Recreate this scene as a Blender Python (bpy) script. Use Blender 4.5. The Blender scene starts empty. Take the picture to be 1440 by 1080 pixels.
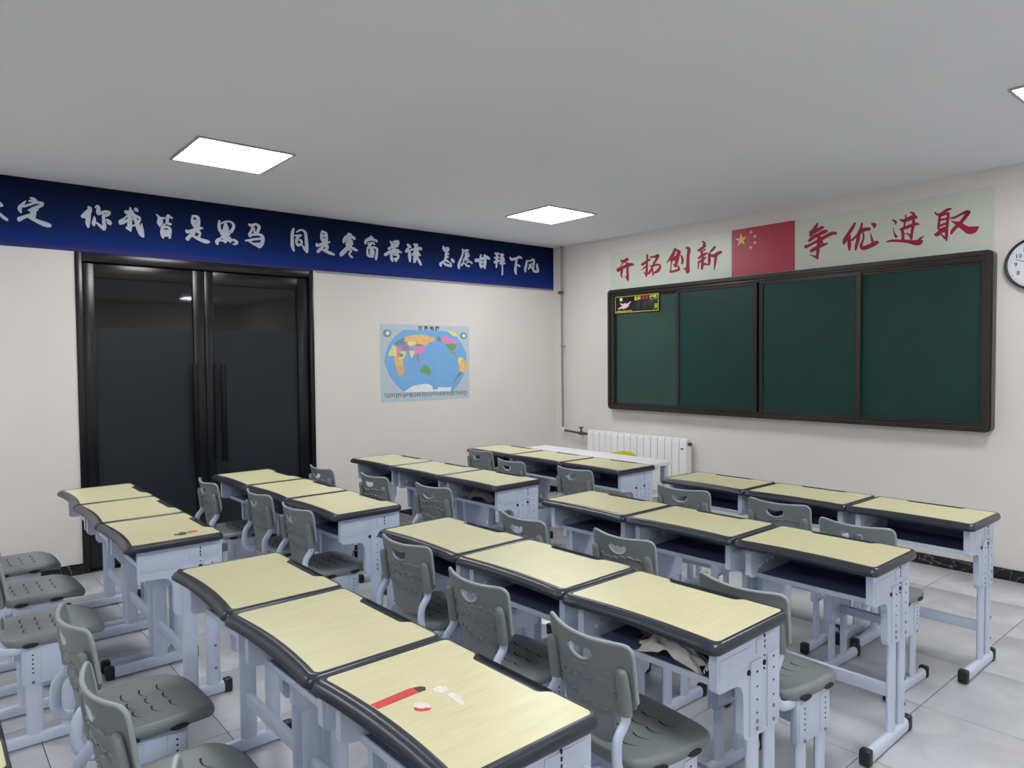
import bpy, bmesh, math, random
from math import sin, cos, pi, radians
from mathutils import Vector, Matrix
from mathutils.geometry import delaunay_2d_cdt

random.seed(7)
SC = bpy.context.scene
COL = SC.collection

CAM_ROWS = [[0.647263, -0.020549, 0.76199], [0.762225, 0.027857, -0.646712], [-0.007938, 0.999401, 0.033694]]
CAM_Z = 1.5408
CAM_F = 990.05
XL, YF, ZC = -5.9412, 5.7020, 2.8358
DESKS = {'L4a': (-4.745, 3.939, 0.0028), 'L4b': (-4.146, 3.935, 0.0045), 'L4c': (-3.544, 3.934, 0.0043), 'L3a': (-4.868, 2.867, 0.0329), 'L3b': (-4.270, 2.882, 0.0335), 'L3c': (-3.668, 2.900, 0.0351), 'L2a': (-4.782, 1.764, 0.0244), 'L2b': (-4.183, 1.783, 0.0263), 'L2c': (-3.583, 1.794, 0.0217), 'L1a': (-4.807, 0.854, 0.0061), 'L1b': (-4.207, 0.855, 0.0085), 'L1c': (-3.606, 0.859, 0.0074), 'R4a': (-2.579, 3.916, 0.0035), 'R4b': (-1.978, 3.917, 0.0044), 'R4c': (-1.378, 3.911, 0.0006), 'R3a': (-2.596, 2.863, 0.0170), 'R3b': (-1.995, 2.869, 0.0179), 'R3c': (-1.387, 2.868, 0.0142), 'R2a': (-2.586, 1.822, 0.0280), 'R2b': (-1.986, 1.832, 0.0264), 'R2c': (-1.379, 1.830, 0.0245), 'R1a': (-2.532, 0.917, 0.0034), 'R1b': (-1.929, 0.915, 0.0149), 'R1c': (-1.332, 0.925, 0.0123), 'R0b': (-1.935, -0.081, 0.0000)}
CHAIRS = {'L2a': (-4.766, 1.611, -0.010), 'L2b': (-4.148, 1.709, 0.021), 'L2c': (-3.595, 1.703, 0.039), 'L3b': (-4.235, 2.525, 0.018), 'L3c': (-3.638, 2.593, 0.081), 'L4a': (-4.780, 3.864, -0.042), 'L4b': (-4.117, 3.653, -0.070), 'L4c': (-3.509, 3.722, -0.013), 'R2a': (-2.601, 1.758, 0.065), 'R2b': (-1.970, 1.671, -0.027), 'R2c': (-1.371, 1.624, -0.090), 'R3a': (-2.595, 2.436, -0.052), 'R3b': (-2.030, 2.524, -0.010), 'R3c': (-1.312, 2.312, -0.055), 'R4a': (-2.544, 3.644, 0.090), 'R4b': (-1.947, 3.688, 0.013), 'R4c': (-1.442, 3.486, -0.035), 'R1a': (-2.497, 0.524, 0.041), 'R1b': (-1.926, 0.499, 0.045), 'L3a': (-4.820, 2.420, 0.020), 'L1a': (-4.760, 0.400, 0.020), 'L1b': (-4.150, 0.420, 0.030), 'L1c': (-3.560, 0.400, 0.000), 'R1c': (-1.302, 0.545, 0.000)}
BOARD = (-5.0439, -1.5475, 1.0171, 2.2708)
INNER = (-4.9593, -1.6129, 1.0711, 2.1989)
PANELX = (-4.1611, -3.3029, -2.4289)
COUNT = (-4.9542, -4.3818, 2.0211, 2.197)
GLYPHS_LEFT = [
((0.4798,2.5903),(0.21948,-0.00706,0.02867,-0.26832),[[(-145,-245,60),(-55,-175,110),(-15,-145,110),(45,-115,60)],[(-165,-85,80),(-75,-105,90),(-15,-125,90)],[(-155,135,80),(-75,15,90),(-65,-165,80)],[(-75,55,60),(-15,105,70),(65,175,80),(165,245,70)]]),
((0.6742,2.6033),(0.23107,-0.00706,0.02981,-0.27531),[[(-120,-360,40),(-20,-320,80),(40,-240,90)],[(-160,-285,30),(-20,-275,90),(20,-240,90)],[(-230,-275,30),(-320,-180,90),(-380,-90,110),(-345,10,50)],[(-280,-140,60),(-120,-190,60),(40,-240,60),(180,-210,90),(180,-165,60),(80,-130,90),(-40,-80,90),(-160,-40,50)],[(-40,-80,130),(-40,30,160),(-50,130,140)],[(80,-60,50),(-20,-40,80)],[(-400,185,120),(-280,130,90),(-160,90,80),(-80,60,80)],[(-160,130,50),(-40,180,90),(80,240,100),(240,305,120),(350,340,110),(400,360,70)]]),
((1.0514,2.6088),(0.25442,-0.00703,0.03146,-0.28892),[[(-210,-280,50),(-170,-230,110),(-210,-140,150),(-290,-70,150),(-360,-40,90)],[(-210,-150,130),(-210,-30,130),(-220,120,120),(-205,230,60)],[(-35,-265,40),(20,-300,60),(50,-250,90),(40,-170,110),(50,-110,80),(130,-135,80),(230,-160,70),(330,-130,80),(270,-80,90),(210,-60,70)],[(175,-80,80),(185,80,90),(200,220,100),(195,300,70)],[(190,290,70),(90,200,70),(0,120,40)],[(-60,-30,40),(-60,60,90),(-70,140,110),(-60,200,40)],[(260,40,50),(320,110,120),(360,150,80)]]),
((1.2836,2.6042),(0.26937,-0.00699,0.03222,-0.29733),[[(-40,-367,50),(-30,-292,70)],[(-170,-282,50),(-120,-252,100),(-20,-272,80)],[(-50,-282,90),(-50,-102,110),(-50,97,120),(-30,217,50)],[(-30,197,60),(-120,137,60),(-140,117,40)],[(-290,7,110),(-190,-12,90),(-90,-62,60),(10,-82,50)],[(-300,-22,80),(-200,-92,50),(-110,-162,40)],[(-120,-162,60),(30,-192,60),(150,-142,60),(220,-112,40)],[(0,-292,60),(50,-172,90),(110,-22,100),(170,137,120),(240,287,120),(295,367,60)],[(300,337,50),(265,177,70),(245,37,40)],[(200,-92,60),(190,-22,60),(110,57,60),(20,87,40)],[(80,-352,60),(110,-322,90),(150,-292,60)]]),
((1.5113,2.6017),(0.28444,-0.00694,0.03303,-0.30556),[[(-205,-300,30),(-145,-240,60),(-115,-160,130),(-110,-80,150),(-110,0,50)],[(-125,-205,60),(5,-205,50)],[(100,-300,30),(80,-240,90),(75,-140,80),(75,-80,70),(165,-50,60)],[(105,-260,70),(205,-200,40)],[(25,-60,40),(-45,0,50),(-75,60,40)],[(-65,40,60),(-65,180,80),(-30,290,60)],[(-45,30,60),(75,20,60),(145,80,70),(145,200,70),(135,300,60)],[(-35,140,110),(125,140,110)],[(-35,220,90),(125,220,90)],[(-5,30,50),(-35,60,50)]]),
((1.7581,2.6092),(0.30123,-0.00688,0.03425,-0.31446),[[(-125,-337,50),(-140,-247,60),(-130,-157,80),(-70,-57,80)],[(-110,-327,50),(-10,-297,80),(20,-197,90),(10,-57,90)],[(-120,-197,70),(10,-197,70)],[(-80,-107,110),(-10,-37,110)],[(-290,32,50),(-260,72,80),(-150,52,90),(-10,2,90),(90,-22,60),(130,-12,30)],[(-10,-7,90),(-10,72,90)],[(20,72,80),(60,112,60),(30,192,70)],[(-260,252,110),(-190,172,90),(-90,102,80)],[(-140,172,50),(-30,222,80),(90,282,90),(210,322,100),(290,337,60)]]),
((1.9863,2.6062),(0.31719,-0.0068,0.03505,-0.32271),[[(-195,-297,50),(-200,-187,80),(-190,-87,80),(-140,-7,80)],[(-150,-227,40),(-40,-272,50),(80,-272,50),(160,-207,70),(160,-117,80),(100,-17,90)],[(-40,-217,80),(-30,-87,160),(-40,32,180),(-30,132,130),(-70,202,80)],[(-150,42,60),(60,42,80)],[(-150,122,60),(-30,112,100),(90,152,50)],[(-190,152,60),(-250,222,100),(-240,292,60)],[(-220,202,60),(-120,202,50),(-30,252,50)],[(-40,202,50),(80,202,60),(170,192,60),(250,252,80),(220,292,60),(155,297,40)],[(60,202,50),(90,252,40)]]),
((2.2083,2.6018),(0.33312,-0.00672,0.03576,-0.33075),[[(-135,-295,50),(-65,-265,80),(45,-295,60),(125,-235,80),(105,-145,80),(65,-55,80)],[(-35,-235,60),(-65,-135,60),(-115,-35,80),(-85,15,50)],[(-5,-215,40),(20,-55,50)],[(-115,-15,60),(-5,-35,60),(135,-35,70),(215,25,90),(215,145,100),(175,245,90),(125,295,50)],[(115,265,70),(-5,205,50),(-125,135,40)],[(-25,205,50),(165,195,70)],[(-215,115,40),(-105,105,60),(35,80,60),(165,75,60)]]),
((2.609,2.6035),(0.36284,-0.00653,0.03739,-0.34522),[[(-155,-305,50),(-185,-195,80),(-190,-35,80),(-185,125,90),(-145,255,50)],[(-85,-215,30),(-10,-260,50),(70,-265,50),(140,-205,70),(160,-65,80),(175,105,90),(180,245,80),(190,305,40)],[(180,285,60),(120,205,60),(50,105,30)],[(-130,-130,30),(0,-130,60),(40,-135,40)],[(-30,-115,70),(-80,-35,70),(-80,55,70),(-30,115,70),(40,75,60),(40,5,60),(-20,-25,50)]]),
((2.8524,2.6092),(0.38149,-0.0064,0.03856,-0.354),[[(-90,-305,40),(-105,-210,60),(-95,-110,80),(-45,-30,80)],[(-75,-290,40),(5,-240,70),(20,-150,70),(15,-30,80)],[(-85,-180,60),(25,-180,60)],[(-35,-80,100),(-15,-10,100)],[(-225,20,50),(-215,70,70),(-115,40,80),(-15,0,70),(105,-20,40)],[(5,40,80),(35,100,90),(15,170,80)],[(-195,220,90),(-125,150,80),(-45,80,60)],[(-105,160,50),(5,210,70),(115,260,80),(225,305,40)]]),
((3.0823,2.6071),(0.39956,-0.00626,0.03938,-0.36231),[[(-25,-300,50),(25,-270,90),(65,-220,80)],[(-25,-260,40),(-85,-220,60),(-125,-130,80),(-140,-70,40)],[(-75,-180,50),(15,-215,60),(125,-195,80),(135,-160,50)],[(5,-160,120),(5,-80,160),(5,10,150),(-25,70,100)],[(-65,-100,60),(85,-110,50)],[(-75,-30,50),(95,-50,50)],[(-35,50,100),(-105,130,110),(-185,210,110),(-205,250,60)],[(55,50,60),(135,90,70),(205,125,50)],[(5,100,50),(55,140,50),(10,200,50),(25,250,50),(85,300,50)]]),
((3.3128,2.6057),(0.4181,-0.0061,0.04023,-0.37064),[[(-15,-305,40),(30,-245,70)],[(-30,-255,50),(-100,-235,50),(-140,-175,70),(-150,-115,50)],[(-130,-165,50),(-30,-215,50),(90,-205,60),(150,-170,50)],[(-80,-105,60),(30,-135,50),(80,-100,50)],[(0,-115,50),(-50,-55,60),(-90,5,50)],[(-90,-15,50),(-100,75,50),(-90,165,60),(-40,210,50),(50,215,50)],[(-60,-5,40),(50,-25,50),(140,15,60),(140,125,60),(125,235,70),(120,305,30)],[(10,35,110),(20,115,130),(10,195,110)]]),
((3.5508,2.5984),(0.4377,-0.00593,0.04086,-0.37927),[[(-77,-255,40),(-47,-205,60),(-27,-145,60)],[(-117,-65,70),(-27,-125,60),(92,-255,70),(132,-215,50),(82,-135,90)],[(2,-245,50),(102,-255,60)],[(32,-155,90),(2,-45,70),(-27,35,90)],[(-207,85,80),(-77,15,90),(72,-35,70),(152,5,60),(207,35,30)],[(-7,15,60),(122,35,50)],[(-47,75,60),(-47,175,70),(-17,255,40)],[(12,85,40),(112,95,60),(122,155,60),(62,215,80),(82,255,40)],[(22,195,60),(82,185,60)]]),
((3.7817,2.587),(0.45715,-0.00575,0.04128,-0.38765),[[(-155,-260,50),(-105,-200,80),(-75,-180,40)],[(-145,-160,60),(-185,-80,80)],[(-105,-110,50),(-105,30,80),(-95,170,50)],[(-5,-260,40),(65,-250,70),(95,-220,50)],[(45,-250,80),(45,-170,60)],[(-75,-120,40),(45,-150,60),(165,-160,80),(185,-120,40)],[(45,-130,110),(65,-30,150),(45,70,120),(15,190,60)],[(115,-30,60),(165,20,40)],[(-45,10,30),(-5,-30,60)],[(105,90,40),(145,180,70),(185,260,50)]]),
((4.1846,2.6083),(0.492,-0.00541,0.04377,-0.40214),[[(-100,-252,40),(-95,-197,60),(-65,-137,60)],[(-65,-187,60),(-5,-197,80),(25,-167,60),(-25,-117,70)],[(-35,-127,60),(-35,-7,60),(-65,102,60),(-125,152,60),(-165,192,80),(-165,252,40)],[(-25,-57,50),(25,-57,60)],[(-25,22,50),(15,22,50)],[(-25,112,60),(15,132,50)],[(-95,162,40),(-45,212,60),(35,232,70),(95,252,50),(85,192,40),(35,142,30)],[(105,62,30),(135,112,80),(165,152,50)]]),
((4.414,2.6011),(0.51246,-0.00519,0.04434,-0.41045),[[(-77,-245,40),(-52,-205,50),(27,-215,60),(77,-215,40)],[(-52,-195,50),(-92,-55,50),(-142,65,60),(-167,165,70),(-162,245,40)],[(7,-155,60),(67,-145,40),(77,-85,50),(37,-45,60),(7,-125,60)],[(-2,-55,60),(27,35,60)],[(27,20,40),(77,20,40)],[(-32,-5,40),(-52,65,40)],[(-102,165,50),(-52,95,50)],[(-12,115,40),(37,175,50),(97,185,50)],[(37,95,40),(107,65,40),(167,115,40)]]),
((4.6423,2.5915),(0.53325,-0.00496,0.0448,-0.41873),[[(-170,-35,100),(-110,-35,80),(20,-85,70),(90,-115,80),(170,-75,60)],[(-45,-175,40),(-60,-75,60),(-60,45,70),(-40,145,60)],[(50,-165,60),(60,-35,70),(50,85,70),(50,175,40)],[(-40,105,60),(50,115,60)],[(-50,20,50),(60,10,50)]]),
((4.8759,2.5856),(0.55493,-0.00472,0.04543,-0.42719),[[(-120,-275,40),(-70,-255,80),(-30,-265,50)],[(-70,-235,50),(-70,-105,70),(-80,-5,50),(-85,85,40)],[(-130,-155,50),(-40,-165,60)],[(-130,-45,70),(-20,-85,60)],[(10,-245,40),(60,-235,70),(100,-235,40)],[(60,-235,60),(55,-85,90),(65,35,40),(65,275,40)],[(10,-165,50),(100,-145,60)],[(20,-85,50),(110,-95,60)],[(10,-15,60),(130,-20,50)]]),
((5.1077,2.5871),(0.57685,-0.00446,0.04639,-0.43556),[[(-150,-200,40),(-100,-155,70),(10,-185,60),(90,-215,70),(150,-185,40)],[(10,-165,50),(0,-25,60),(-15,115,70),(5,215,40)],[(30,-25,30),(70,-5,50),(100,25,40)]]),
((5.3414,2.6059),(0.59935,-0.00418,0.0482,-0.44395),[[(-122,-130,40),(-137,-15,60),(-162,85,60),(-157,155,40)],[(-107,-115,40),(-27,-125,40),(32,-155,60),(62,-95,50),(42,25,50),(52,125,60),(112,155,60),(162,135,60),(142,45,60),(137,-45,30)],[(12,-65,30),(-37,15,50),(-77,85,40)],[(-67,-35,30),(-27,25,50),(22,85,30)]])]
GLYPHS_FRONT = [
((-4.8622,2.4774),(0.53589,-0.00132,-0.055,-0.41091),[[(-125,-227,50),(-45,-217,80),(45,-267,80)],[(-75,-177,35),(-140,-67,15)],[(0,-177,30),(65,-147,60)],[(-195,12,110),(-115,-37,80),(35,-107,80),(135,-132,80),(195,-117,40)],[(-85,-67,50),(-100,52,60),(-115,122,50),(-90,197,30)],[(50,-107,60),(45,52,60),(50,192,70),(50,267,50)],[(-15,162,20),(35,222,40)]]),
((-4.5397,2.485),(0.50076,-0.00065,-0.05357,-0.39716),[[(-77,-275,50),(-82,-125,50),(-92,45,60),(-97,195,60),(-102,275,40)],[(-187,145,15),(-117,225,40)],[(-212,-25,70),(-107,-95,60),(-17,-155,60)],[(-242,125,10),(-147,45,40),(-87,5,40)],[(-2,-215,40),(112,-225,60),(192,-255,70),(162,-175,60),(92,-55,60),(42,55,50),(-27,175,60),(-67,215,40)],[(-17,-15,20),(42,55,50),(72,245,40)],[(92,-5,50),(212,-25,50),(242,35,60),(192,125,80),(92,185,40)]]),
((-4.2073,2.5012),(0.58226,-0.0,-0.06561,-0.47871),[[(-47,-240,40),(-92,-120,70),(-172,-10,40),(-227,70,10)],[(-42,-210,50),(37,-170,60),(7,-100,80),(-22,40,70),(-42,130,50)],[(-92,80,20),(-42,120,40)],[(-132,10,60),(-52,-50,70),(-2,-90,50)],[(-127,40,25),(-137,160,25),(-147,240,40)],[(-142,240,40),(-32,210,50),(32,180,50),(7,110,30)],[(72,-100,30),(102,-20,50),(92,70,40)],[(177,-250,40),(227,-220,70),(212,-70,60),(207,100,70),(202,210,90),(197,250,50)],[(117,170,15),(177,170,60)]]),
((-3.8469,2.5019),(0.53668,0.00081,-0.06303,-0.45954),[[(-137,-290,40),(-92,-260,40),(-127,-220,40)],[(-237,-105,40),(-157,-150,60),(-77,-210,40)],[(-147,-90,30),(-87,-130,40)],[(-177,-90,40),(-147,-30,50),(-217,50,40)],[(-232,50,30),(-137,-10,60),(-47,-60,40)],[(-237,140,30),(-147,90,60),(-77,30,40)],[(-137,20,50),(-142,170,60),(-152,270,50)],[(-217,130,30),(-232,260,25)],[(-127,160,60),(-42,175,40)],[(112,-180,50),(62,-120,50),(-17,-40,15)],[(-17,-30,50),(82,0,60),(172,-50,70),(237,-80,50)],[(2,-20,60),(-2,110,60),(-7,180,40)],[(132,-10,60),(117,130,50),(97,290,15)]]),
((-2.7875,2.4992),(0.33077,0.00225,-0.04413,-0.32258),[[(-70,-450,40),(-125,-360,80),(-195,-280,60),(-285,-220,40)],[(-275,-140,60),(-195,-210,90),(-55,-290,100),(65,-350,70)],[(-295,0,70),(-195,-90,100),(-55,-160,90),(85,-230,100),(165,-250,60)],[(-385,150,100),(-285,110,70),(-135,30,70),(5,-40,90),(145,-120,90),(285,-190,90),(385,-190,70)],[(-245,260,80),(-145,200,100),(5,130,80),(165,60,50)],[(25,-10,60),(45,60,60)],[(-55,-160,70),(-25,-20,120),(-55,120,90),(-70,300,80),(-85,450,60)],[(-270,355,15),(-115,410,70)]]),
((-2.4662,2.4903),(0.30344,0.00264,-0.04189,-0.30895),[[(-145,-340,60),(-220,-210,80),(-310,-70,90),(-400,90,120),(-430,180,70)],[(-290,-30,70),(-290,170,100),(-290,340,60)],[(30,-335,50),(10,-210,70),(-50,-60,100),(-70,90,90),(-110,230,80),(-130,340,50)],[(-220,90,60),(-100,-20,60),(50,-160,100),(230,-190,80)],[(70,-90,50),(70,60,50),(20,190,70),(40,290,100),(200,250,110),(350,170,110),(430,140,70)],[(290,110,70),(250,-90,15)],[(280,-320,50),(340,-290,110),(340,-220,40)]]),
((-2.1408,2.5132),(0.27689,0.00299,-0.04091,-0.29503),[[(-320,-190,40),(-245,-150,70),(-245,-80,30)],[(-300,-10,10),(-285,120,30),(-225,240,80)],[(-475,370,30),(-345,340,60),(-145,340,70),(55,350,90),(255,380,130),(365,360,150),(425,330,60)],[(365,280,60),(475,205,10)],[(-125,-200,40),(-35,-170,80),(105,-220,110),(235,-270,110),(295,-230,40)],[(15,-320,40),(15,-240,40)],[(135,-380,40),(205,-350,70),(235,-240,80)],[(-5,-140,60),(-25,0,40)],[(-115,50,60),(25,0,80),(185,-60,80),(275,-90,80),(355,-80,30)],[(-75,40,70),(-55,160,80),(-55,300,80)],[(215,-200,70),(205,-60,80),(175,110,70),(155,280,70)],[(-5,150,20),(85,170,50),(145,240,50)]]),
((-1.8025,2.4835),(0.25068,0.00331,-0.03781,-0.28074),[[(-540,-317,40),(-470,-257,60),(-340,-297,80),(-220,-377,80),(-120,-402,40)],[(-410,-257,70),(-430,-87,70),(-450,92,70)],[(-190,-297,70),(-210,-97,80),(-230,102,80),(-240,252,90),(-240,402,50)],[(-410,-227,60),(-200,-287,60)],[(-410,-117,60),(-210,-157,60)],[(-420,32,60),(-210,-47,60)],[(-440,142,60),(-210,52,60)],[(-550,242,40),(-490,252,110),(-380,182,100),(-240,122,80)],[(-370,252,40),(-280,352,60)],[(-140,-167,40),(-40,-177,60),(120,-257,60),(260,-317,80),(340,-317,60),(260,-227,100),(150,-87,90),(30,32,90),(-80,152,90),(-120,232,60)],[(-120,-97,20),(-40,-57,60),(80,-7,130),(200,72,150),(320,142,190),(450,122,170),(550,62,60)]])]
S1 = {'red': [(-1.4138, 0.7703), (-1.3845, 0.7719), (-1.3909, 0.886), (-1.4183, 0.8881), (-1.4228, 0.8799)], 'redtip': [(-1.4196, 0.8866), (-1.3909, 0.886), (-1.3905, 0.9045), (-1.403, 0.9116), (-1.414, 0.9053), (-1.418, 0.8945)], 'wh1': [(-1.385, 0.9199), (-1.3898, 0.9391), (-1.3739, 0.951), (-1.3535, 0.9436), (-1.3519, 0.9243), (-1.3663, 0.914)], 'wh2': [(-1.341, 0.928), (-1.3392, 0.9448), (-1.3084, 0.9475), (-1.2756, 0.9335), (-1.2735, 0.922), (-1.2983, 0.9245)], 'rs': [(-1.3336, 0.8343), (-1.3209, 0.8325), (-1.3101, 0.8422), (-1.3041, 0.8571), (-1.3087, 0.8654), (-1.3221, 0.8584), (-1.3393, 0.8442)], 'rw': [(-1.3425, 0.8379), (-1.3542, 0.8495), (-1.3518, 0.8607), (-1.3387, 0.8672), (-1.3269, 0.8722), (-1.3099, 0.8641), (-1.3178, 0.8577), (-1.3192, 0.848), (-1.3292, 0.842)]}
S2 = {'s1': [(-3.4044, 0.8745), (-3.4309, 0.8856), (-3.4217, 0.8958), (-3.449, 0.9138), (-3.4416, 0.9289), (-3.4207, 0.9381), (-3.3906, 0.9233), (-3.3833, 0.9044), (-3.3971, 0.8893)], 's2': [(-3.4207, 0.9381), (-3.4427, 0.9485), (-3.4439, 0.9684), (-3.4266, 0.9874), (-3.4093, 0.9715), (-3.4117, 0.9549), (-3.4011, 0.939)]}

def STICKERS(d, local, blob):
    L = lambda k: [local(d, x, y) for x, y in S1[k]]
    return [('name_label', L('red'), 'st_red', .0006, 'red strip label'), ('torn_label', L('redtip'), 'st_dark', .0008, 'torn dark label end'),
            ('torn_paper', L('wh1'), 'st_white', .0005, None), ('torn_paper', L('wh2'), 'st_white', .0005, None),
            ('round_sticker', L('rs'), 'st_red', .0006, 'half torn round red sticker'), ('torn_paper', L('rw'), 'st_white', .0009, None)]
def STICKERS2(d, local, blob):
    L = lambda k: [local(d, x, y) for x, y in S2[k]]
    return [('torn_sticker', L('s1'), 'st_dark', .0006, 'torn dark sticker'), ('torn_sticker', L('s2'), 'st_red', .0006, 'torn red sticker end')]



# ------------------------------------------------------------------ camera, world, exposure
cam_data = bpy.data.cameras.new('camera')
cam = bpy.data.objects.new('camera', cam_data)
COL.objects.link(cam)
m = Matrix([r + [0.0] for r in CAM_ROWS] + [[0, 0, 0, 1]])
m.translation = Vector((0, 0, CAM_Z))
cam.matrix_world = m
cam_data.sensor_width = 36.0
cam_data.lens = CAM_F / 1440.0 * 36.0
cam_data.clip_start = 0.02
SC.camera = cam

world = bpy.data.worlds.new('world')
SC.world = world
world.use_nodes = True
world.node_tree.nodes['Background'].inputs[0].default_value = (0.55, 0.6, 0.7, 1)
world.node_tree.nodes['Background'].inputs[1].default_value = 0.02

SC.view_settings.view_transform = 'Standard'
SC.view_settings.look = 'None'
SC.view_settings.gamma = 1.0
SC.view_settings.use_curve_mapping = False
SC.view_settings.exposure = 1.23
LAMP = 13.0
SC.cycles.use_denoising = True
SC.cycles.max_bounces = 10
SC.cycles.diffuse_bounces = 6
SC.cycles.glossy_bounces = 4
SC.cycles.transparent_max_bounces = 8
SC.cycles.sample_clamp_indirect = 6.0

# ------------------------------------------------------------------ materials
def lin(c):
    c = c / 255.0
    return c / 12.92 if c <= 0.04045 else ((c + 0.055) / 1.055) ** 2.4

def rgb(r, g, b):
    return (lin(r), lin(g), lin(b), 1.0)

def mat(name, col, rough=0.5, metal=0.0, vary=0.0, scale=8.0, bump=0.0, spec=0.5, coat=0.0, stretch=(1, 1, 1)):
    """Principled material with a little procedural colour and relief variation."""
    mt = bpy.data.materials.new(name)
    mt.use_nodes = True
    nt = mt.node_tree
    bs = nt.nodes['Principled BSDF']
    bs.inputs['Base Color'].default_value = col
    bs.inputs['Roughness'].default_value = rough
    bs.inputs['Metallic'].default_value = metal
    bs.inputs['Specular IOR Level'].default_value = spec
    bs.inputs['Coat Weight'].default_value = coat
    tc = nt.nodes.new('ShaderNodeTexCoord')
    mp = nt.nodes.new('ShaderNodeMapping')
    mp.inputs['Scale'].default_value = stretch
    nt.links.new(tc.outputs['Object'], mp.inputs['Vector'])
    nz = nt.nodes.new('ShaderNodeTexNoise')
    nz.inputs['Scale'].default_value = scale
    nz.inputs['Detail'].default_value = 5
    nt.links.new(mp.outputs['Vector'], nz.inputs['Vector'])
    if vary > 0:
        rp = nt.nodes.new('ShaderNodeValToRGB')
        rp.color_ramp.elements[0].position = 0.3
        rp.color_ramp.elements[1].position = 0.7
        rp.color_ramp.elements[0].color = tuple(c * (1 - vary) for c in col[:3]) + (1,)
        rp.color_ramp.elements[1].color = tuple(min(1, c * (1 + vary)) for c in col[:3]) + (1,)
        nt.links.new(nz.outputs['Fac'], rp.inputs['Fac'])
        nt.links.new(rp.outputs['Color'], bs.inputs['Base Color'])
    if bump > 0:
        bp = nt.nodes.new('ShaderNodeBump')
        bp.inputs['Strength'].default_value = bump
        bp.inputs['Distance'].default_value = 0.002
        nt.links.new(nz.outputs['Fac'], bp.inputs['Height'])
        nt.links.new(bp.outputs['Normal'], bs.inputs['Normal'])
    return mt

M = {}
M['wall'] = mat('painted plaster wall', rgb(224, 219, 214), 0.75, vary=0.015, scale=2.5, bump=0.15)
M['ceiling'] = mat('matt white ceiling', rgb(233, 235, 240), 0.9, vary=0.01, scale=1.5)
M['banner_edge'] = mat('grey foam edge', rgb(150, 152, 155), 0.5)
M['black_frame'] = mat('black anodised door frame', rgb(17, 18, 22), 0.26, 0.2, vary=0.1, scale=20)
M['black_matt'] = mat('black handle', rgb(7, 7, 10), 0.45, spec=0.25)
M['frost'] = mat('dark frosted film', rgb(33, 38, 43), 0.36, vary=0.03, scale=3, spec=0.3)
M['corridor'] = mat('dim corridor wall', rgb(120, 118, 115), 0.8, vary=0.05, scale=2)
M['board_green'] = mat('green chalkboard', rgb(21, 58, 54), 0.42, vary=0.06, scale=3, spec=0.3)
M['board_sheen'] = mat('green chalkboard, chalk-dusted', rgb(38, 70, 62), 0.3, vary=0.1, scale=3, spec=0.5)  # left panel: its reflection is painted in as a lighter green
M['board_frame'] = mat('dark brown aluminium', rgb(60, 56, 52), 0.3, 0.5, vary=0.06, scale=12)
M['rim'] = mat('slate plastic edging', rgb(43, 49, 59), 0.3, vary=0.05, scale=15, spec=0.5)
M['metal'] = mat('pale lavender powder coat', rgb(203, 213, 232), 0.38, vary=0.03, scale=9, bump=0.05)
M['tray'] = mat('blue-grey tray steel', rgb(96, 106, 142), 0.45, vary=0.05, scale=9)
M['hole'] = mat('dark punched hole', rgb(22, 24, 34), 0.7)
M['bolt'] = mat('zinc bolt', rgb(150, 152, 158), 0.35, 0.7, vary=0.05, scale=40)
M['white_cap'] = mat('white plastic cap', rgb(205, 208, 214), 0.4)
M['cap'] = mat('black rubber foot cap', rgb(30, 32, 38), 0.45, vary=0.1, scale=25)
M['plastic'] = mat('grey-green chair plastic', rgb(124, 130, 131), 0.42, vary=0.03, scale=10, bump=0.08)
M['lip'] = mat('lighter plastic lip', rgb(158, 166, 166), 0.38, vary=0.03, scale=10)  # lighter tone of the chair plastic for the backrest edge
M['slot'] = mat('dark slot', rgb(32, 36, 38), 0.7)
M['white_lac'] = mat('white lacquer', rgb(236, 238, 240), 0.35, vary=0.01, scale=5)
M['rad_white'] = mat('white radiator enamel', rgb(238, 238, 236), 0.3, vary=0.01, scale=6)
M['rad_gap'] = mat('grey radiator core', rgb(120, 122, 124), 0.5)
M['yellow'] = mat('yellow plastic', rgb(214, 206, 30), 0.4, vary=0.04, scale=9)
M['pipe'] = mat('grey pipe', rgb(140, 142, 140), 0.4, 0.3, vary=0.08, scale=20)
M['brass'] = mat('dark valve metal', rgb(88, 84, 80), 0.4, 0.5, vary=0.1, scale=30)
M['letter_w'] = mat('silver white lettering', rgb(196, 202, 216), 0.6, vary=0.02, scale=6)
M['letter_r'] = mat('crimson lettering', rgb(158, 24, 52), 0.6, vary=0.03, scale=6)
M['decal'] = mat('pale green-white film', rgb(208, 214, 202), 0.35, vary=0.01, scale=4)
M['flag'] = mat('red flag print', rgb(176, 40, 70), 0.4, vary=0.02, scale=3)
M['star_y'] = mat('gold star', rgb(232, 208, 110), 0.5)
M['star_p'] = mat('small pale star', rgb(238, 176, 170), 0.5)
M['lamp_frame'] = mat('white lamp frame', rgb(168, 170, 172), 0.45)
M['clock_rim'] = mat('black clock rim', rgb(22, 24, 30), 0.3)
M['clock_face'] = mat('white clock face', rgb(226, 228, 238), 0.5)
M['ink'] = mat('black ink', rgb(24, 26, 32), 0.6)
M['panel_black'] = mat('black countdown panel', rgb(20, 22, 24), 0.35)
M['panel_dark'] = mat('dark number card', rgb(34, 36, 36), 0.5)
M['p_yellow'] = mat('yellow print', rgb(222, 214, 60), 0.5)
M['p_red'] = mat('dark red print', rgb(170, 36, 66), 0.5)
M['p_pink'] = mat('pink print', rgb(240, 196, 214), 0.5)
M['p_white'] = mat('white print', rgb(226, 228, 230), 0.5)
M['st_red'] = mat('red sticker', rgb(206, 66, 58), 0.5, vary=0.12, scale=60)
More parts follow.
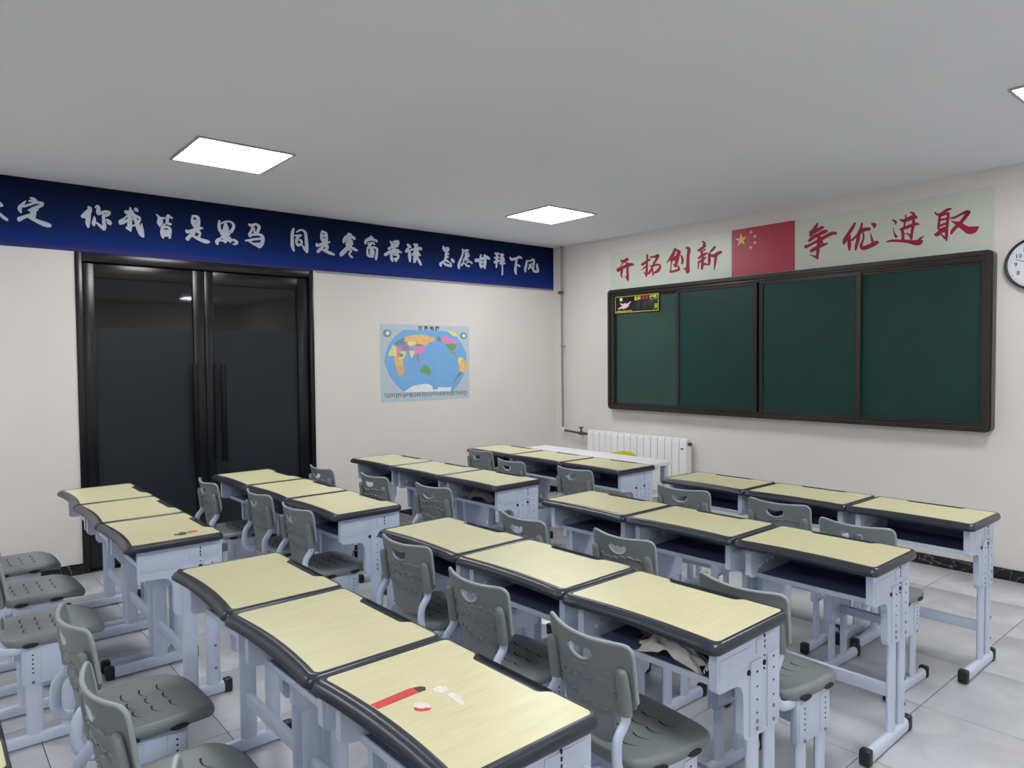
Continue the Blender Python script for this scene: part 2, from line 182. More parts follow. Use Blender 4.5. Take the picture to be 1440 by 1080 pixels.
M['st_white'] = mat('torn white paper', rgb(226, 220, 210), 0.8, vary=0.1, scale=120)
M['st_dark'] = mat('dark sticker print', rgb(70, 58, 50), 0.6, vary=0.3, scale=150)
M['cloth'] = mat('crumpled off-white tissue', rgb(222, 219, 210), 0.9, vary=0.05, scale=60, bump=0.5)
M['bag'] = mat('grey cloth', rgb(120, 114, 118), 0.9, vary=0.1, scale=40, bump=0.4)
M['map_paper'] = mat('map border paper', rgb(190, 203, 213), 0.6, vary=0.08, scale=50)
M['map_sea'] = mat('map sea blue', rgb(124, 178, 228), 0.6, vary=0.03, scale=6)
M['grout'] = mat('dark tile joint', rgb(70, 70, 70), 0.8)

def gradient_mat(name, stops, rough, zlo, zhi):
    """vertical printed gradient in object Z, for the printed slogan banner"""
    mt = bpy.data.materials.new(name); mt.use_nodes = True
    nt = mt.node_tree; bs = nt.nodes['Principled BSDF']
    tc = nt.nodes.new('ShaderNodeTexCoord'); sp = nt.nodes.new('ShaderNodeSeparateXYZ')
    nt.links.new(tc.outputs['Object'], sp.inputs[0])
    mr = nt.nodes.new('ShaderNodeMapRange')
    mr.inputs[1].default_value = zlo; mr.inputs[2].default_value = zhi
    nt.links.new(sp.outputs['Z'], mr.inputs[0])
    nz = nt.nodes.new('ShaderNodeTexNoise'); nz.inputs['Scale'].default_value = 1.0
    mp = nt.nodes.new('ShaderNodeMapping'); mp.inputs['Scale'].default_value = (1, 0.5, 26)
    nt.links.new(tc.outputs['Object'], mp.inputs[0]); nt.links.new(mp.outputs[0], nz.inputs['Vector'])
    ad = nt.nodes.new('ShaderNodeMath'); ad.operation = 'MULTIPLY_ADD'
    ad.inputs[1].default_value = 0.16; ad.inputs[2].default_value = -0.08
    nt.links.new(nz.outputs['Fac'], ad.inputs[0])
    a2 = nt.nodes.new('ShaderNodeMath'); a2.operation = 'ADD'
    nt.links.new(mr.outputs[0], a2.inputs[0]); nt.links.new(ad.outputs[0], a2.inputs[1])
    rp = nt.nodes.new('ShaderNodeValToRGB')
    els = rp.color_ramp.elements
    els[0].position, els[0].color = stops[0]
    els[1].position, els[1].color = stops[-1]
    for p, c in stops[1:-1]:
        e = els.new(p); e.color = c
    nt.links.new(a2.outputs[0], rp.inputs[0])
    nt.links.new(rp.outputs[0], bs.inputs['Base Color'])
    bs.inputs['Roughness'].default_value = rough
    bs.inputs['Specular IOR Level'].default_value = 0.12
    return mt

M['banner'] = gradient_mat('blue slogan banner print', [(0.0, rgb(72, 66, 130)), (0.05, rgb(44, 46, 112)), (0.10, rgb(20, 48, 122)),
    (0.3, rgb(13, 38, 98)), (0.6, rgb(8, 26, 68)), (1.0, rgb(6, 19, 50))], 0.7, 2.352, 2.836)

def wood_mat():
    mt = bpy.data.materials.new('pale maple laminate'); mt.use_nodes = True
    nt = mt.node_tree; bs = nt.nodes['Principled BSDF']
    tc = nt.nodes.new('ShaderNodeTexCoord'); oi = nt.nodes.new('ShaderNodeObjectInfo')
    va = nt.nodes.new('ShaderNodeVectorMath'); va.operation = 'ADD'
    nt.links.new(tc.outputs['Object'], va.inputs[0]); nt.links.new(oi.outputs['Location'], va.inputs[1])
    mp = nt.nodes.new('ShaderNodeMapping'); mp.inputs['Scale'].default_value = (55, 4, 1)
    nt.links.new(va.outputs[0], mp.inputs[0])
    n1 = nt.nodes.new('ShaderNodeTexNoise'); n1.inputs['Scale'].default_value = 2.0; n1.inputs['Detail'].default_value = 6
    nt.links.new(mp.outputs[0], n1.inputs['Vector'])
    n2 = nt.nodes.new('ShaderNodeTexNoise'); n2.inputs['Scale'].default_value = 3.0
    nt.links.new(va.outputs[0], n2.inputs['Vector'])
    mx = nt.nodes.new('ShaderNodeMath'); mx.operation = 'MULTIPLY_ADD'; mx.inputs[1].default_value = 0.7
    nt.links.new(n1.outputs['Fac'], mx.inputs[0])
    m3 = nt.nodes.new('ShaderNodeMath'); m3.operation = 'MULTIPLY'; m3.inputs[1].default_value = 0.3
    nt.links.new(n2.outputs['Fac'], m3.inputs[0]); nt.links.new(m3.outputs[0], mx.inputs[2])
    rp = nt.nodes.new('ShaderNodeValToRGB')
    rp.color_ramp.elements[0].position = 0.3; rp.color_ramp.elements[0].color = rgb(208, 201, 158)
    rp.color_ramp.elements[1].position = 0.7; rp.color_ramp.elements[1].color = rgb(221, 215, 176)
    nt.links.new(mx.outputs[0], rp.inputs[0]); nt.links.new(rp.outputs[0], bs.inputs['Base Color'])
    bs.inputs['Roughness'].default_value = 0.33
    return mt
M['wood'] = wood_mat()

def tile_mat():
    mt = bpy.data.materials.new('grey marble floor tile'); mt.use_nodes = True
    nt = mt.node_tree; bs = nt.nodes['Principled BSDF']
    tc = nt.nodes.new('ShaderNodeTexCoord'); oi = nt.nodes.new('ShaderNodeObjectInfo')
    sc = nt.nodes.new('ShaderNodeVectorMath'); sc.operation = 'SCALE'; sc.inputs['Scale'].default_value = 3.7
    nt.links.new(oi.outputs['Location'], sc.inputs[0])
    va = nt.nodes.new('ShaderNodeVectorMath'); va.operation = 'ADD'
    nt.links.new(tc.outputs['Object'], va.inputs[0]); nt.links.new(sc.outputs[0], va.inputs[1])
    n1 = nt.nodes.new('ShaderNodeTexNoise'); n1.inputs['Scale'].default_value = 3.2
    n1.inputs['Detail'].default_value = 8; n1.inputs['Distortion'].default_value = 1.2
    nt.links.new(va.outputs[0], n1.inputs['Vector'])
    rp = nt.nodes.new('ShaderNodeValToRGB')
    rp.color_ramp.elements[0].position = 0.32; rp.color_ramp.elements[0].color = rgb(180, 181, 184)
    rp.color_ramp.elements[1].position = 0.68; rp.color_ramp.elements[1].color = rgb(204, 205, 208)
    nt.links.new(n1.outputs['Fac'], rp.inputs[0]); nt.links.new(rp.outputs[0], bs.inputs['Base Color'])
    bs.inputs['Roughness'].default_value = 0.28
    return mt
M['tile'] = tile_mat()

def marble_mat():
    mt = bpy.data.materials.new('black veined marble'); mt.use_nodes = True
    nt = mt.node_tree; bs = nt.nodes['Principled BSDF']
    tc = nt.nodes.new('ShaderNodeTexCoord'); oi = nt.nodes.new('ShaderNodeObjectInfo')
    va = nt.nodes.new('ShaderNodeVectorMath'); va.operation = 'ADD'
    nt.links.new(tc.outputs['Object'], va.inputs[0]); nt.links.new(oi.outputs['Location'], va.inputs[1])
    n1 = nt.nodes.new('ShaderNodeTexNoise'); n1.inputs['Scale'].default_value = 2.6; n1.inputs['Detail'].default_value = 4
    n1.inputs['Distortion'].default_value = 2.5
    nt.links.new(va.outputs[0], n1.inputs['Vector'])
    rp = nt.nodes.new('ShaderNodeValToRGB'); els = rp.color_ramp.elements
    els[0].position = 0.488; els[0].color = rgb(16, 15, 17)
    els[1].position = 0.516; els[1].color = rgb(16, 15, 17)
    e = els.new(0.5); e.color = rgb(120, 108, 106)
    nt.links.new(n1.outputs['Fac'], rp.inputs[0]); nt.links.new(rp.outputs[0], bs.inputs['Base Color'])
    bs.inputs['Roughness'].default_value = 0.25
    return mt
M['marble'] = marble_mat()

def glass_mat():
    mt = bpy.data.materials.new('clear dark door glass'); mt.use_nodes = True
    nt = mt.node_tree; nt.nodes.remove(nt.nodes['Principled BSDF'])
    out = nt.nodes['Material Output']
    tr = nt.nodes.new('ShaderNodeBsdfTransparent'); tr.inputs[0].default_value = (0.62, 0.66, 0.7, 1)
    gl = nt.nodes.new('ShaderNodeBsdfGlossy'); gl.inputs['Roughness'].default_value = 0.03
    gl.inputs[0].default_value = (0.9, 0.9, 0.9, 1)
    fr = nt.nodes.new('ShaderNodeFresnel'); fr.inputs[0].default_value = 1.5
    nz = nt.nodes.new('ShaderNodeTexNoise'); nz.inputs['Scale'].default_value = 1.5
    bp = nt.nodes.new('ShaderNodeBump'); bp.inputs['Strength'].default_value = 0.02
    nt.links.new(nz.outputs['Fac'], bp.inputs['Height']); nt.links.new(bp.outputs[0], gl.inputs['Normal'])
    mx = nt.nodes.new('ShaderNodeMixShader')
    nt.links.new(fr.outputs[0], mx.inputs[0]); nt.links.new(tr.outputs[0], mx.inputs[1])
    nt.links.new(gl.outputs[0], mx.inputs[2]); nt.links.new(mx.outputs[0], out.inputs[0])
    return mt
M['glass'] = glass_mat()

def lamp_mat():
    mt = bpy.data.materials.new('lit lamp diffuser'); mt.use_nodes = True
    nt = mt.node_tree; bs = nt.nodes['Principled BSDF']
    bs.inputs['Base Color'].default_value = (0.9, 0.9, 0.9, 1)
    bs.inputs['Emission Color'].default_value = (0.97, 0.985, 1.0, 1)
    bs.inputs['Emission Strength'].default_value = LAMP
    return mt
M['lamp'] = lamp_mat()

# ------------------------------------------------------------------ mesh helpers
class MB:
    """collects geometry, then links it as one mesh object"""
    def __init__(self):
        self.v = []; self.f = []
    def add(self, vs, fs):
        o = len(self.v)
        self.v += [tuple(p) for p in vs]
        self.f += [tuple(i + o for i in q) for q in fs]
        return self
    def box(self, x0, x1, y0, y1, z0, z1, b=0.0):
        if b <= 0:
            vs = [(x, y, z) for x in (x0, x1) for y in (y0, y1) for z in (z0, z1)]
            self.add(vs, [(0, 1, 3, 2), (4, 6, 7, 5), (0, 4, 5, 1), (2, 3, 7, 6), (0, 2, 6, 4), (1, 5, 7, 3)])
            return self
        bm = bmesh.new()
        bmesh.ops.create_cube(bm, size=1)
        for q in bm.verts:
            q.co = Vector(((x0 + x1) / 2 + q.co.x * (x1 - x0), (y0 + y1) / 2 + q.co.y * (y1 - y0), (z0 + z1) / 2 + q.co.z * (z1 - z0)))
        bmesh.ops.bevel(bm, geom=list(bm.edges), offset=b, segments=2, profile=0.5, affect='EDGES', clamp_overlap=True)
        bm.verts.ensure_lookup_table(); bm.verts.index_update()
        self.add([q.co[:] for q in bm.verts], [[q.index for q in f.verts] for f in bm.faces])
        bm.free()
        return self
    def rings(self, rs, close=True, cap0=True, cap1=True):
        n = len(rs[0]); o = len(self.v)
        for r in rs: self.v += [tuple(p) for p in r]
        for i in range(len(rs) - 1):
            for j in range(n if close else n - 1):
                a = o + i * n + j; b = o + i * n + (j + 1) % n
                self.f.append((a, b, b + n, a + n))
        if cap0: self.f.append(tuple(o + j for j in range(n))[::-1])
        if cap1: self.f.append(tuple(o + (len(rs) - 1) * n + j for j in range(n)))
        return self
    def tube(self, path, ra, rb=None, n=10, side=(1, 0, 0), caps=True):
        """sweep an ellipse (ra along `side`, rb across) along a path"""
        rb = rb or ra
        pts = [Vector(p) for p in path]; rs = []
        for i, p in enumerate(pts):
            t = (pts[min(i + 1, len(pts) - 1)] - pts[max(i - 1, 0)]).normalized()
            s = Vector(side); s = (s - t * s.dot(t))
            if s.length < 1e-4: s = Vector((0, 1, 0)) - t * t.y
            s.normalize(); u = t.cross(s)
            k = ra[i] if isinstance(ra, (list, tuple)) else ra
            k2 = rb[i] if isinstance(rb, (list, tuple)) else rb
            rs.append([p + s * (k * cos(2 * pi * j / n)) + u * (k2 * sin(2 * pi * j / n)) for j in range(n)])
        return self.rings(rs, True, caps, caps)
    def disc(self, c, nrm, r, th, n=12):
        c = Vector(c); nv = Vector(nrm).normalized()
        return self.tube([c, c + nv * th], r, r, n, side=(0, 0, 1) if abs(nv.z) < 0.9 else (1, 0, 0))
    def prism(self, outline, holes, to3, t0, t1, grid=0.0):
        """polygon (with holes) triangulated, mapped by to3(u, v, t), thickness t0..t1"""
        P, T, loops = triangulate(outline, holes, grid)
        o = len(self.v); n = len(P)
        for t in (t0, t1):
            self.v += [tuple(to3(p[0], p[1], t)) for p in P]
        for a, b, c in T:
            self.f.append((o + a, o + c, o + b)); self.f.append((o + n + a, o + n + b, o + n + c))
        for lp in loops:
            for i in range(len(lp)):
                a, b = lp[i], lp[(i + 1) % len(lp)]
                self.f.append((o + a, o + b, o + n + b, o + n + a))
        return self
    def build(self, name, material, parent=None, angle=35, smooth=True, loc=None):
        me = bpy.data.meshes.new(name)
        me.from_pydata(self.v, [], self.f)
        bm = bmesh.new(); bm.from_mesh(me)
        bmesh.ops.recalc_face_normals(bm, faces=bm.faces)
        bm.to_mesh(me); bm.free()
        if smooth:
            me.polygons.foreach_set('use_smooth', [True] * len(me.polygons))
            me.set_sharp_from_angle(angle=radians(angle))
        me.materials.append(material)
        o = bpy.data.objects.new(name, me)
        COL.objects.link(o)
        if parent is not None: o.parent = parent
        if loc is not None: o.location = loc
        return o

def inside(p, poly):
    c = False; n = len(poly)
    for i in range(n):
        a, b = poly[i], poly[i - 1]
        if (a[1] > p[1]) != (b[1] > p[1]) and p[0] < (b[0] - a[0]) * (p[1] - a[1]) / (b[1] - a[1]) + a[0]:
            c = not c
    return c

def triangulate(outline, holes, grid=0.0):
    P = [Vector(p[:2]) for p in outline]; E = [(i, (i + 1) % len(P)) for i in range(len(P))]
    loops = [list(range(len(P)))]
    for h in holes:
        o = len(P); P += [Vector(p[:2]) for p in h]
        E += [(o + i, o + (i + 1) % len(h)) for i in range(len(h))]
        loops.append([o + i for i in range(len(h))])
    if grid > 0:
        xs = [p[0] for p in outline]; ys = [p[1] for p in outline]
        x = min(xs) + grid / 2
        edge = [Vector(p[:2]) for p in outline] + [Vector(p[:2]) for h in holes for p in h]
        while x < max(xs):
            y = min(ys) + grid / 2
            while y < max(ys):
                q = Vector((x, y))
                if inside(q, outline) and not any(inside(q, h) for h in holes) and min((q - e).length for e in edge) > grid * 0.45:
                    P.append(q)
                y += grid
            x += grid
    r = delaunay_2d_cdt(P, E, [], 0, 1e-7)
    V = r[0]; T = []
    for f in r[2]:
        c = sum((V[i] for i in f), Vector((0, 0))) / len(f)
        if inside(c, outline) and not any(inside(c, h) for h in holes): T.append(tuple(f))
    mp = {}
    for ni, os_ in enumerate(r[3]):
        for oi in os_: mp[oi] = ni
    return V, T, [[mp[i] for i in lp] for lp in loops]

def spline(pts, k=6):
    """Catmull-Rom through points of any dimension"""
    P = [Vector(p) for p in pts]
    if len(P) < 3: return [P[0].lerp(P[1], i / k) for i in range(k + 1)]
    out = []
    for i in range(len(P) - 1):
        a, b, c, d = P[max(i - 1, 0)], P[i], P[i + 1], P[min(i + 2, len(P) - 1)]
        for j in range(k):
            t = j / k
            out.append(0.5 * ((2 * b) + (c - a) * t + (2 * a - 5 * b + 4 * c - d) * t * t + (3 * b - a - 3 * c + d) * t ** 3))
    out.append(P[-1])
    return out

def rrect(x0, x1, y0, y1, r, n=5):
    out = []
    for cx, cy, a0 in ((x1 - r, y0 + r, -90), (x1 - r, y1 - r, 0), (x0 + r, y1 - r, 90), (x0 + r, y0 + r, 180)):
        for i in range(n + 1):
            a = radians(a0 + 90 * i / n); out.append((cx + r * cos(a), cy + r * sin(a)))
    return out

def tag(o, label=None, cat=None, group=None, kind=None):
    if label: o['label'] = label
    if cat: o['category'] = cat
    if group: o['group'] = group
    if kind: o['kind'] = kind
    return o

def empty(name, loc=(0, 0, 0), rz=0.0, **kw):
    o = bpy.data.objects.new(name, None); COL.objects.link(o)
    o.location = loc; o.rotation_euler = (0, 0, rz); o.empty_display_size = 0.1
    return tag(o, **kw)

def kids(o): return [c for c in KIDS.get(o.name, [])]

def copy_tree(o, tree, parent=None):
    c = o.copy(); COL.objects.link(c)
    if parent is not None:
        c.parent = parent; c.matrix_parent_inverse = o.matrix_parent_inverse.copy()
    for ch in tree.get(o, []): copy_tree(ch, tree, c)
    return c

def tree_of(root):
    t = {}
    for o in bpy.data.objects:
        if o.parent is not None: t.setdefault(o.parent, []).append(o)
    return t

def text_mesh(body, size, name, material, parent, mtx, align='CENTER', bold=0.0, squash=1.0):
    cu = bpy.data.curves.new(name, 'FONT')
    cu.body = body; cu.size = size; cu.align_x = align; cu.align_y = 'CENTER'; cu.offset = bold; cu.resolution_u = 3
    tmp = bpy.data.objects.new(name, cu); COL.objects.link(tmp)
    me = bpy.data.meshes.new_from_object(tmp.evaluated_get(bpy.context.evaluated_depsgraph_get()))
    bpy.data.objects.remove(tmp); bpy.data.curves.remove(cu)
    me.materials.clear(); me.materials.append(material); me.name = name
    me.transform(mtx @ Matrix.Diagonal((squash, 1, 1, 1)))
    o = bpy.data.objects.new(name, me); COL.objects.link(o); o.parent = parent
    return o

# plane frames: text drawn in XY stood on a wall
def on_front(x, y, z): return Matrix.Translation((x, y, z)) @ Matrix.Rotation(pi / 2, 4, 'X')
def on_left(x, y, z): return Matrix.Translation((x, y, z)) @ Matrix.Rotation(pi / 2, 4, 'Z') @ Matrix.Rotation(pi / 2, 4, 'X')

# ------------------------------------------------------------------ room shell
XR, YB = 4.3, -3.2
DY0, DY1, DZ = 0.904, 2.727, 2.352      # door opening in the left wall
TH = 0.16

floor = MB().box(XL - TH, XR + TH, YB - TH, YF + TH, -0.12, -0.004).build('floor', M['grout']); tag(floor, kind='structure')
tile_cache = {}
def tile_mesh(w, d):
    key = (round(w, 3), round(d, 3))
    if key not in tile_cache:
        o = MB().box(0, w, 0, d, -0.0038, 0, 0.0012).build('floor_tile', M['tile'], floor)
        tile_cache[key] = o.data
        return o
    o = bpy.data.objects.new('floor_tile', tile_cache[key]); COL.objects.link(o); o.parent = floor
    return o
gx = [XL] + [x for x in [-1.175 + 0.6 * k for k in range(-12, 12)] if XL + 0.03 < x < XR - 0.03] + [XR]
gy = [YB] + [y for y in [0.355 + 0.6 * k for k in range(-12, 14)] if YB + 0.03 < y < YF - 0.03] + [YF]
for i in range(len(gx) - 1):
    for j in range(len(gy) - 1):
        g = 0.0016
        t = tile_mesh(gx[i + 1] - gx[i] - 2 * g, gy[j + 1] - gy[j] - 2 * g)
        t.location = (gx[i] + g, gy[j] + g, 0)

tag(MB().box(XL - TH, XR + TH, YB - TH, YF + TH, ZC, ZC + 0.12).build('ceiling', M['ceiling']), kind='structure')
wl = MB().box(XL - TH, XL, YB - TH, DY0, -0.004, ZC).box(XL - TH, XL, DY1, YF, -0.004, ZC).box(XL - TH, XL, DY0, DY1, DZ, ZC)
wall_left = tag(wl.build('wall_left', M['wall'], smooth=False), kind='structure')
wall_front = tag(MB().box(XL - TH, XR + TH, YF, YF + TH, -0.004, ZC).build('wall_front', M['wall'], smooth=False), kind='structure')
tag(MB().box(XR, XR + TH, YB - TH, YF, -0.004, ZC).build('wall_right', M['wall'], smooth=False), kind='structure')
tag(MB().box(XL, XR, YB - TH, YB, -0.004, ZC).build('wall_back', M['wall'], smooth=False), kind='structure')
# unlit corridor behind the glazed doors
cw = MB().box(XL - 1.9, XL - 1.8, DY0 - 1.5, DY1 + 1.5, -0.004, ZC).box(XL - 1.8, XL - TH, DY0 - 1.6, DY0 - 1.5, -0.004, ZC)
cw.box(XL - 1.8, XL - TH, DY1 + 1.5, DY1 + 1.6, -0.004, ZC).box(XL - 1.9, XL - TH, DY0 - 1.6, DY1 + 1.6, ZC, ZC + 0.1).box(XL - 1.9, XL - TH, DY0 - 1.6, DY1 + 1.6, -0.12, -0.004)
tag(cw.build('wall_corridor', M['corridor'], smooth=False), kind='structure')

BH = 0.079
def baseboard(name, axis, a0, a1, plane, sgn):
    root = empty(name, kind='structure')
    a = a0; first = None
    while a < a1 - 1e-4:
        b = min(a + 0.8, a1)
        w = b - a - 0.002
        if axis == 'x': o = MB().box(0, w, 0, 0.012 * sgn, 0, BH, 0.0015).build('baseboard_tile', M['marble'], root, loc=(a, plane, 0.0005))
        else: o = MB().box(0, 0.012 * sgn, 0, w, 0, BH, 0.0015).build('baseboard_tile', M['marble'], root, loc=(plane, a, 0.0005))
        a = b
    return root
baseboard('baseboard_front', 'x', XL + 0.013, XR, YF, -1)
baseboard('baseboard_left', 'y', YB, DY0 - 0.002, XL, 1)
baseboard('baseboard_left', 'y', DY1 + 0.002, YF - 0.013, XL, 1)
baseboard('baseboard_right', 'y', YB, YF - 0.013, XR, -1)

# ------------------------------------------------------------------ double glazed door
door = empty('door_1', (XL, (DY0 + DY1) / 2, 0), kind='structure')
def dl(y): return y - (DY0 + DY1) / 2
fr = MB()
fr.box(-0.10, 0.012, dl(DY0), dl(DY0) + 0.045, 0, DZ, 0.003).box(-0.10, 0.012, dl(DY1) - 0.04, dl(DY1), 0, DZ, 0.003)
fr.box(-0.10, 0.012, dl(DY0) + 0.045, dl(DY1) - 0.04, 2.285, DZ, 0.003)
fr.build('door_frame', M['black_frame'], door)
MB().box(-0.09, 0.0, dl(DY0) + 0.045, dl(DY1) - 0.04, 0.0, 0.012).build('threshold', M['black_frame'], door)
YM = 1.802
FZ = 1.806
def leaf(y0, y1, hs):
    lo = MB()
    s0, s1 = (0.075, 0.085) if hs > 0 else (0.068, 0.10)
    zt, zb = 2.278, 0.018
    lo.box(-0.062, -0.012, dl(y0), dl(y0) + s0, zb, zt, 0.003).box(-0.062, -0.012, dl(y1) - s1, dl(y1), zb, zt, 0.003)
    lo.box(-0.060, -0.014, dl(y0) + s0, dl(y1) - s1, zt - 0.105, zt, 0.002).box(-0.060, -0.014, dl(y0) + s0, dl(y1) - s1, zb, zb + 0.12, 0.002)
    l = lo.build('door_leaf', M['black_frame'], door)
    MB().box(-0.043, -0.035, dl(y0) + s0, dl(y1) - s1, FZ, zt - 0.105).build('clear_pane', M['glass'], l, smooth=False)
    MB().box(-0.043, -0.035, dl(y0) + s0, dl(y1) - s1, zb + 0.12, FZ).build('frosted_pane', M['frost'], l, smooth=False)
    hy = dl(y1) - 0.095 if hs > 0 else dl(y0) + 0.115
    h = MB().box(0.035, 0.065, hy - 0.02, hy + 0.02, 0.733, 1.527, 0.004)
    for z in (0.86, 1.40): h.tube([(-0.014, hy, z), (0.037, hy, z)], 0.009, n=10, side=(0, 1, 0))
    h.build('handle', M['black_matt'], l)
leaf(DY0 + 0.048, YM - 0.002, 1)
leaf(YM + 0.002, DY1 - 0.043, -1)

# ------------------------------------------------------------------ brush lettering
def ribbon(mb, stroke, o, mtx, to3, lift):
    """one brush stroke: a ribbon of varying width, rounded at both ends"""
    pts = spline([tuple(map(float, p)) for p in stroke], 5)
    L, Rr = [], []
    n = len(pts)
    for i, p in enumerate(pts):
        a, b = pts[max(i - 1, 0)], pts[min(i + 1, n - 1)]
        t = Vector((b.x - a.x, b.y - a.y))
        if t.length < 1e-6: t = Vector((1, 0))
        t.normalize(); nn = Vector((-t.y, t.x)); w = max(p.z, 8) * 0.5
        L.append(Vector((p.x, p.y)) + nn * w); Rr.append(Vector((p.x, p.y)) - nn * w)
    def cap(c, t, w):
        nn = Vector((-t.y, t.x)); out = []
        for k in range(1, 4):
            a = pi * k / 4
            out.append(Vector((c.x, c.y)) + nn * (w * cos(a)) + t * (w * 0.75 * sin(a)))
        return out
    te = Vector((pts[-1].x - pts[-2].x, pts[-1].y - pts[-2].y)).normalized()
    ts = Vector((pts[0].x - pts[1].x, pts[0].y - pts[1].y)).normalized()
    f = lambda q: to3(o[0] + (mtx[0] * q.x + mtx[1] * q.y) / 1000, o[1] + (mtx[2] * q.x + mtx[3] * q.y) / 1000, lift)
    base = len(mb.v)
    mb.v += [f(q) for q in L] + [f(q) for q in Rr]
    for i in range(n - 1): mb.f.append((base + i, base + i + 1, base + n + i + 1, base + n + i))
    ce = cap(pts[-1], te, max(pts[-1].z, 8) * 0.5); cs = cap(pts[0], ts, max(pts[0].z, 8) * 0.5)
    k = len(mb.v); mb.v += [f(q) for q in ce]
    mb.f.append((base + n - 1, k, k + 1, k + 2, base + 2 * n - 1))
    k = len(mb.v); mb.v += [f(q) for q in cs]
    mb.f.append((base + n, k, k + 1, k + 2, base))

def lettering(glyphs, material, parent, to3, step):
    for o, mtx, strokes in glyphs:
        mb = MB()
        for k, s in enumerate(strokes): ribbon(mb, s, o, mtx, to3, 0.0006 + step * k)
        me = bpy.data.meshes.new('character'); me.from_pydata(mb.v, [], mb.f); me.materials.append(material)
        ob = bpy.data.objects.new('character', me); COL.objects.link(ob); ob.parent = parent

# blue slogan banner on the door wall, right up to the ceiling
BB = 2.354
ban = MB().box(XL + 0.001, XL + 0.006, -1.2, YF - 0.02, BB, ZC - 0.003).build('slogan_banner', M['banner'], smooth=False)
tag(ban, 'long dark blue banner with white brush characters above the doors', 'banner')
MB().box(XL + 0.001, XL + 0.010, 2.75, YF - 0.02, BB - 0.016, BB).build('banner_edge', M['banner_edge'], ban)
lettering(GLYPHS_LEFT, M['letter_w'], ban, lambda a, b, t: (XL + 0.006 + t, a, b), 0.00005)

# pale wall film with red characters above the chalkboard, and the flag between its halves
FY = YF - 0.001
def film(pts, glyphs, label):
    d_ = MB().prism(pts, [], lambda u, v, t: (u, FY - t, v), 0.0, 0.002).build('slogan_film', M['decal'], smooth=False)
    tag(d_, label, 'banner', 'films with red characters above the chalkboard')
    lettering(glyphs, M['letter_r'], d_, lambda a, b, t: (a, FY - 0.002 - t, b), 0.00005)
film([(-5.085, 2.281), (-3.612, 2.281), (-3.612, 2.70), (-5.06, 2.66)], GLYPHS_FRONT[:4], 'pale wall film with four red brush characters left of the flag')
film([(-3.007, 2.281), (-1.565, 2.281), (-1.565, 2.715), (-3.007, 2.70)], GLYPHS_FRONT[4:], 'pale wall film with four red brush characters right of the flag')
fx0, fx1, fz0, fz1 = -3.607, -3.011, 2.285, 2.703
flag = tag(MB().box(fx0, fx1, YF - 0.004, YF - 0.001, fz0, fz1).build('flag', M['flag'], smooth=False), 'red flag print with one large and four small stars', 'flag')
def star(cx, cz, r, rot, m_, name):
    pts = []
    for k in range(10):
        a = pi / 2 + rot + pi * k / 5; q = r if k % 2 == 0 else r * 0.4
        pts.append((cx + q * cos(a), cz + q * sin(a)))
    MB().prism(pts, [], lambda u, v, t: (u, YF - t, v), 0.0035, 0.0052).build(name, m_, flag, smooth=False)
star(fx0 + 0.092, fz1 - 0.098, 0.062, 0.05, M['star_y'], 'large_star')
for dx, dz in ((0.190, 0.042), (0.228, 0.083), (0.226, 0.140), (0.187, 0.177)):
    star(fx0 + dx, fz1 - dz, 0.021, dx * 9, M['star_p'], 'small_star')

# ------------------------------------------------------------------ world map
MY0, MY1, MZ0, MZ1 = 3.396, 4.452, 1.146, 1.900
def mp_pt(x, y, t):
    u = (x - 85) / 1030.0
    v = (y - (85 + 25 * u)) / (915 - 65 * u)
    return (XL + t, MY0 + u * (MY1 - MY0), MZ1 - v * (MZ1 - MZ0))
wm = tag(MB().box(XL + 0.001, XL + 0.002, MY0, MY1, MZ0, MZ1).build('world_map', M['map_paper'], smooth=False), 'paper world map poster with blue oceans on the left wall', 'map')
def land(pts, m_, name='land', t=0.0034, sm=False):
    MB().prism(pts, [], lambda u, v, tt: mp_pt(u, v, tt), 0.002, t).build(name, m_, wm, smooth=False)
lc = {k: mat('map ' + k, c, 0.6, vary=0.12, scale=45) for k, c in dict(orange=rgb(240, 192, 128), yellow=rgb(236, 228, 142), pink=rgb(230, 142, 196),
    green=rgb(112, 166, 108), peach=rgb(226, 178, 130), violet=rgb(170, 140, 170), teal=rgb(120, 150, 150), white=rgb(232, 238, 244), brown=rgb(176, 150, 120),
    pale=rgb(206, 214, 220)).items()}
land([(330, 145), (600, 150), (850, 160), (955, 205), (1038, 318), (1088, 440), (1093, 560), (1058, 692), (986, 805), (902, 883), (620, 888), (326, 888), (244, 804), (163, 682), (117, 540), (127, 418), (173, 316), (234, 224)], lc['pale'], 'oval_border', 0.0027)
land([(334, 153), (600, 158), (848, 168), (950, 212), (1030, 322), (1080, 440), (1085, 560), (1050, 690), (980, 800), (900, 876), (620, 880), (330, 880), (250, 800), (170, 680), (125, 540), (135, 420), (180, 320), (240, 230)], M['map_sea'], 'ocean', 0.0031)
LT = 0.0034
